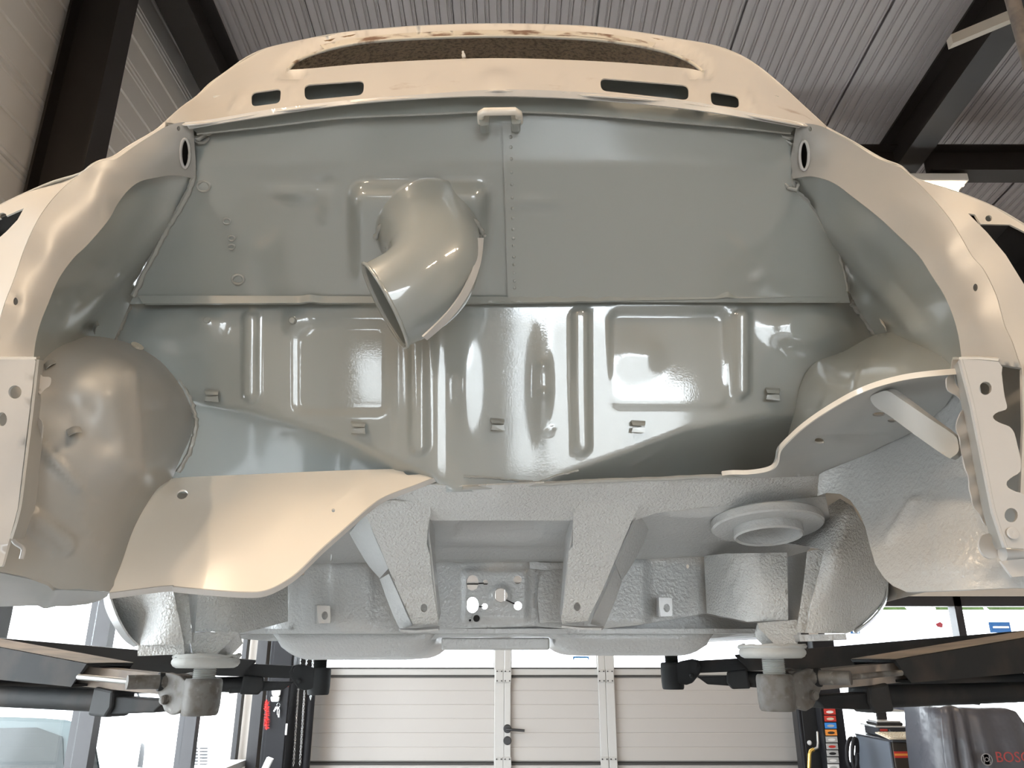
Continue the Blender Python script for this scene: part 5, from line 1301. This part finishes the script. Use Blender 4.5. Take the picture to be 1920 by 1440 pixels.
for s in (fa.x + .05, fb.x - .05):
    for yy in (YT + .08, YT + .45):
        lathe('castor', [(0, 0), (.05, 0), (.05, .03), (0, .03)], (s - .015, yy, .05), (1, 0, 0), 'tyre', t, seg=16)
zt = z1 + .016
YC = 6.60
t = thing('computer_case', (V(1690, 1370, YC).x, YC + .1, zt), 'flat grey computer case under the monitor on the test trolley', 'computer')
q0, q1 = V(1646, 1360, YC), V(1742, 1360, YC)
zt2 = V(1690, 1364, YC).z
box('case', ((q0.x + q1.x) / 2, YC + .13, (zt + zt2) / 2), (q1.x - q0.x, .26, zt2 - zt), 'cabinet', t, bevel=.004)
bx(1651, 1664, 1367, 1371, YC - .006, .006, 'redprint', 'badge', t)
box('lid', ((q0.x + q1.x) / 2 - .01, YC + .13, zt2 + .006), (q1.x - q0.x + .03, .29, .012), 'silver', t, bevel=.003)
zb = zt2 + .012
t = thing('monitor', (V(1656, 1360, YC + .1).x, YC + .1, zb), 'small dark flat monitor on a black stand, just below the right lift arm', 'monitor')
mx = V(1657, 1350, YC + .1).x
box('foot', (mx, YC + .1, zb + .012), (.21, .2, .024), 'black', t, bevel=.008)
box('foot_top', (mx, YC + .1, zb + .030), (.19, .18, .012), 'silver', t, bevel=.004)
box('neck', (mx, YC + .13, zb + .10), (.075, .03, .15), 'black', t)
sc0, sc1 = V(1618, 1335, YC + .1), V(1695, 1310, YC + .1)
box('screen_frame', ((sc0.x + sc1.x) / 2, YC + .1, sc0.z + .14), (sc1.x - sc0.x + .01, .04, .28), 'silver', t, bevel=.006)
box('screen', ((sc0.x + sc1.x) / 2, YC + .078, sc0.z + .15), (sc1.x - sc0.x - .015, .006, .24), 'screen', t)
YK = 6.34
t = thing('keyboard', (V(1715, 1385, YK).x, YK + .08, zt), 'beige keyboard lying on the test trolley', 'keyboard')
ka, kb = V(1668, 1388, YK).x, V(1768, 1388, YK).x
slab('base', [Vector((ka, YK, zt)), Vector((kb, YK, zt)), Vector((kb - .02, YK + .19, zt + .026)), Vector((ka - .02, YK + .19, zt + .026))], (0, 0, .010), 'keys', t, bevel=.002)
kme = None
for r in range(5):
    for i in range(15):
        x = ka + .02 + (kb - ka - .05) * i / 14 - .004 * r; y = YK + .015 + r * .036; z = zt + .014 + .0052 * r
        if kme is None:
            o = box('keycap', (0, 0, 0), (.021, .026, .009), 'keys', t, bevel=.002); kme = o.data; base_loc = o.location.copy()
        else:
            o = bpy.data.objects.new('keycap', kme); link(o, t)
        o.location = base_loc + Vector((x, y, z))
tube('mouse_cable', [V(1667, 1368, YC - .02), V(1672, 1375, YC - .03), V(1690, 1376, YC - .03), V(1703, 1371, YC - .03), V(1707, 1363, YC - .02)], .004, 'cab_side', seg=8, label='thin grey cable looped in front of the computer case', cat='cable')
tube('coiled_cable', [V(1600 + 5 * math.sin(a * .5) + 7 * math.cos(a), 1412 + 28 * math.sin(a), 6.5 + .01 * a) for a in np.linspace(0, 12, 40)], .016, 'blackpost', seg=8, label='grey cables coiled left of the test trolley', cat='cable')
cx0, cx1 = V(1706, 1350, YC + .2).x, V(1728, 1350, YC + .2).x; cw = cx1 - cx0; cy = YC + .2
t = thing('picture_card', ((cx0 + cx1) / 2, cy, zb), 'small red and black card standing on the computer case', 'card')
box('card_back', ((cx0 + cx1) / 2, cy, zb + .065), (cw, .012, .13), 'keys', t)
slab('card_print', [Vector((cx0 + .005, cy - .009, zb + .125)), Vector((cx1 - .005, cy - .009, zb + .125)), Vector((cx0 + .005, cy - .009, zb + .07))], (0, .002, 0), 'redprint', t)
slab('card_print', [Vector((cx0 + .02, cy - .009, zb + .03)), Vector((cx1 - .008, cy - .009, zb + .03)), Vector((cx1 - .008, cy - .009, zb + .10)), Vector((cx0 + .02, cy - .009, zb + .07))], (0, .002, 0), 'black', t)
# covered machine with printing
YM = 5.6
t = thing('covered_machine', (V(1850, 1400, YM).x, YM + .3, 0), 'workshop machine under a charcoal vinyl cover printed in red', 'machine')
top = [(1770, 1328), (1790, 1324), (1812, 1328), (1850, 1329), (1895, 1329), (1905, 1338), (1918, 1360)]
rows = []
NM = 40
tp_ = np.array(cr(top, n=7))
for k_, (dy, dz, ex) in enumerate(((.55, -.05, 0), (.50, .0, 0), (.06, .0, 0), (.02, -.012, 4), (.0, -.05, 6), (-.02, -.25, 12), (-.04, -.6, 18), (-.06, -1.27, 24))):
    row = []
    for i, (u, v) in enumerate(tp_):
        f = i / (len(tp_) - 1); uu = u - ex * (1 - f) * 1.2 + ex * f * 2.2
        p = V(uu, v, YM); fold = .022 * math.sin(i * .9 + k_ * .3) * min(1, max(0, k_ - 2) / 3) * (1 - .7 * min(1, max(0, (f - .35) * 6)))
        row.append(Vector((p.x, YM + dy + fold, max(.05, p.z + dz))))
    rows.append(row)
cov = grid('cover', rows, 'cover', t, thick=.004)
def side(i):
    return [r[i] for r in rows]
L0 = side(0); grid('cover_side', [[Vector((p.x - (.10 if k_ > 2 else .02) * 0 - .0, p.y + q, p.z - .0)) for k_, p in enumerate(L0)] for q in (0, .25, .5)], 'cover', t, thick=.004)
def text(s, u, v, Y, size, m, parent, name):
    cu = bpy.data.curves.new(name, 'FONT'); cu.body = s; cu.size = size; cu.extrude = .001; cu.resolution_u = 3
    o = bpy.data.objects.new(name, cu); COL.objects.link(o)
    dg = bpy.context.evaluated_depsgraph_get()
    me = bpy.data.meshes.new_from_object(o.evaluated_get(dg)); bpy.data.objects.remove(o)
    c = V(u, v, Y)
    for q in me.vertices: q.co = Vector((c.x + q.co.x, c.y + q.co.z, c.z + q.co.y))
    me.materials.clear(); me.materials.append(M[m])
    o = bpy.data.objects.new(name, me); link(o, parent); return o
text('BOSCH', 1868, 1429, YM - .125, .088, 'coverprint', t, 'lettering')
cm = V(1850, 1424, YM - .12)
lathe('emblem_ring', [(.030, 0), (.037, 0), (.037, .003), (.030, .003), (.030, 0)], cm, (0, -1, 0), 'greyprint', t, seg=28)
lathe('emblem_core', [(.010, 0), (.014, 0), (.014, .003), (.010, .003), (.010, 0)], cm, (0, -1, 0), 'greyprint', t, seg=20)
for s in (-1, 1): box('emblem_bar', (cm.x + s * .019, cm.y - .0015, cm.z), (.006, .003, .044), 'greyprint', t)

# ================================================================== OUTDOORS
box('ground', (0, 10, -.30), (160, 160, .1), 'ground', kind='structure')
t = thing('far_building', (4, 46, -.25), 'long white building far behind the right window', 'building')
box('wall', (6, 48, 1.85), (90, 3, 4.2), 'facade', t); box('parapet', (6, 46.4, 3.95), (90, .3, .2), 'facade', t)
for i in range(9): box('window', (-14 + i * 4.6, 46.45, 1.9), (2.6, .1, 1.5), 'frame_lt', t)
def bush(x, y, z, r, label):
    bm = bmesh.new(); bmesh.ops.create_icosphere(bm, subdivisions=3, radius=r)
    for v in bm.verts:
        v.co *= 1 + .22 * math.sin(v.co.x * 5.1 / r + x) * math.sin(v.co.y * 4.3 / r) + .18 * math.sin(v.co.z * 7 / r + x * 3) + rng.normal(0, .05)
        v.co += Vector((x, y, z))
    t = thing('tree', (x, y, -.25), label, 'tree', 'trees far behind the window')
    me = bpy.data.meshes.new('crown'); bm.to_mesh(me); bm.free(); me.materials.append(M['leaf'])
    o = bpy.data.objects.new('crown', me); link(o, t)
    tube('trunk', [(x, y, -.25), (x, y, z)], .18, 'brown', t, seg=8)
for i in range(6):
    bush(17.0 + i * 4.6, 55 + (i % 3), 4.3 + .3 * (i % 2), 1.5 + .15 * ((i * 7) % 3), 'green tree far behind the right window, %s from the left' % ('first second third fourth fifth sixth seventh eighth ninth'.split()[i]))
for (u0, u1, v0, v1, Y, lab) in ((1861, 1893, 1166, 1186, 16, 'blue sign board outside, seen just above the right lift arm'), (1598, 1612, 1181, 1188, 16, 'small blue sign outside beside the right frame chamber'), (1075, 1104, 1230, 1241, 16, 'blue sign outside seen through the door window')):
    a = V((u0 + u1) / 2, v1, Y); t = thing('sign_board', (a.x, Y, -.25), lab, 'sign')
    bx(u0, u1, v0, v1, Y, .08, 'blue_out', 'board', t); bx(u0 + 2, u1 - 2, (v0 + v1) / 2 - 1.5, (v0 + v1) / 2 + 1.5, Y - .01, .02, 'white', 'stripe', t)
    tube('pole', [(a.x, Y + .05, -.25), (a.x, Y + .05, a.z + .05)], .05, 'silver', t, seg=8)
t = thing('flag', V(1762, 1170, 14), 'small red flag outside behind the right window', 'flag')
slab('cloth', [V(u, v, 14) for u, v in ((1755, 1170), (1763, 1166), (1768, 1170), (1767, 1177), (1758, 1175))], (0, .02, 0), 'red_out', t)
tube('pole', [V(1768, 1166, 14.02), (V(1768, 1166, 14.02).x, 14.02, -.25)], .02, 'silver', t, seg=6)

def small_car(name, loc, rz, L_, W_, H_, m, label):
    """simple hatchback built in its own frame: x forward"""
    t = bpy.data.objects.new(name, None); t.location = loc; COL.objects.link(t); tag(t, label, 'car')
    R = Matrix.Rotation(rz, 3, 'Z'); O = Vector(loc)
    def W(x, y, z): return O + R @ Vector((x, y, z))
    prof = [(-.5, .20, .94), (-.5, .50, .96), (-.47, .62, .96), (-.40, .66, .94), (-.36, .92, .74), (-.28, .985, .70), (-.05, 1.0, .70), (.10, .96, .70), (.27, .64, .92), (.46, .55, .90), (.5, .42, .88), (.5, .20, .88), (.40, .14, .9), (-.40, .14, .9)]
    P2 = cr(prof, closed=True, n=3)
    vs = [W(a * L_, s * c * W_ / 2, b * H_) for s in (-1, 1) for a, b, c in P2]; n = len(P2)
    fs = [tuple(range(n)), tuple(range(2 * n - 1, n - 1, -1))] + [((i + 1) % n, i, n + i, n + (i + 1) % n) for i in range(n)]
    o = mk('bodywork', vs, fs, m, t)
    bm = bmesh.new(); bm.from_mesh(o.data); bmesh.ops.recalc_face_normals(bm, faces=bm.faces[:]); bm.to_mesh(o.data); bm.free()
    for s in (-1, 1):
        for quad in (((-.345, .67), (-.06, .67), (-.06, .95), (-.27, .945), (-.32, .90)), ((-.045, .67), (.225, .665), (.10, .925), (-.045, .95))):
            q = [W(a * L_, s * ((.735 + .2 * max(0, (.95 - b) / .3)) * W_ / 2 + .012), b * H_) for a, b in quad]
            slab('side_window', q, R @ Vector((0, s * .012, 0)), 'carglass', t)
        for a in (-.31, .31):
            lathe('wheel', [(0, 0), (.20, 0), (.29, .01), (.31, .04), (.31, .16), (.29, .19), (0, .19)], W(a * L_, s * (W_ / 2 - .18), .31), R @ Vector((0, s, 0)), 'tyre', t, seg=24)
    slab('windscreen', [W(a * L_ + .012, y * W_ / 2, b * H_ + .012) for a, b, y in ((.115, .93, -.62), (.255, .67, -.80), (.255, .67, .80), (.115, .93, .62))], R @ Vector((.01, 0, .01)), 'carglass', t)
    slab('rear_window', [W(a * L_ - .012, y * W_ / 2, b * H_ + .012) for a, b, y in ((-.365, .90, -.62), (-.40, .68, -.80), (-.40, .68, .80), (-.365, .90, .62))], R @ Vector((-.01, 0, .01)), 'carglass', t)
    return t, W
tc_, _ = small_car('parked_car', (-4.75, 6.6, -.25), math.radians(200), 3.7, 1.65, 1.50, 'teal', 'teal hatchback parked outside the left window, at the lower left corner')
wc_, WW = small_car('parked_car', (-7.2, 14.0, -.25), math.radians(-62), 4.3, 1.8, 1.62, 'whitecar', 'white car with chevron emblem parked outside, between the window posts')
for k_ in range(2):
    for s in (-1, 1):
        a = WW(2.17, 0, 1.00 + k_ * .09); b = WW(2.17, s * .13, .93 + k_ * .09)
        slab('emblem_chevron', [a + Vector((0, 0, -.022)), b + Vector((0, 0, -.022)), b + Vector((0, 0, .022)), a + Vector((0, 0, .022))], (.015, -.02, 0), 'greyprint', wc_)
t = thing('vent_grille', V(370, 1440, 11.0), 'grey slatted vent outside, left of the dark window post', 'grille')
for c_ in (357, 376):
    for i in range(6): bx(c_ - 2, c_ + 13, 1402 + i * 6, 1404.5 + i * 6, 11.0, .03, 'frame', 'slat', t)
bx(350, 395, 1398, 1500, 11.05, .1, 'facade', 'backing', t)
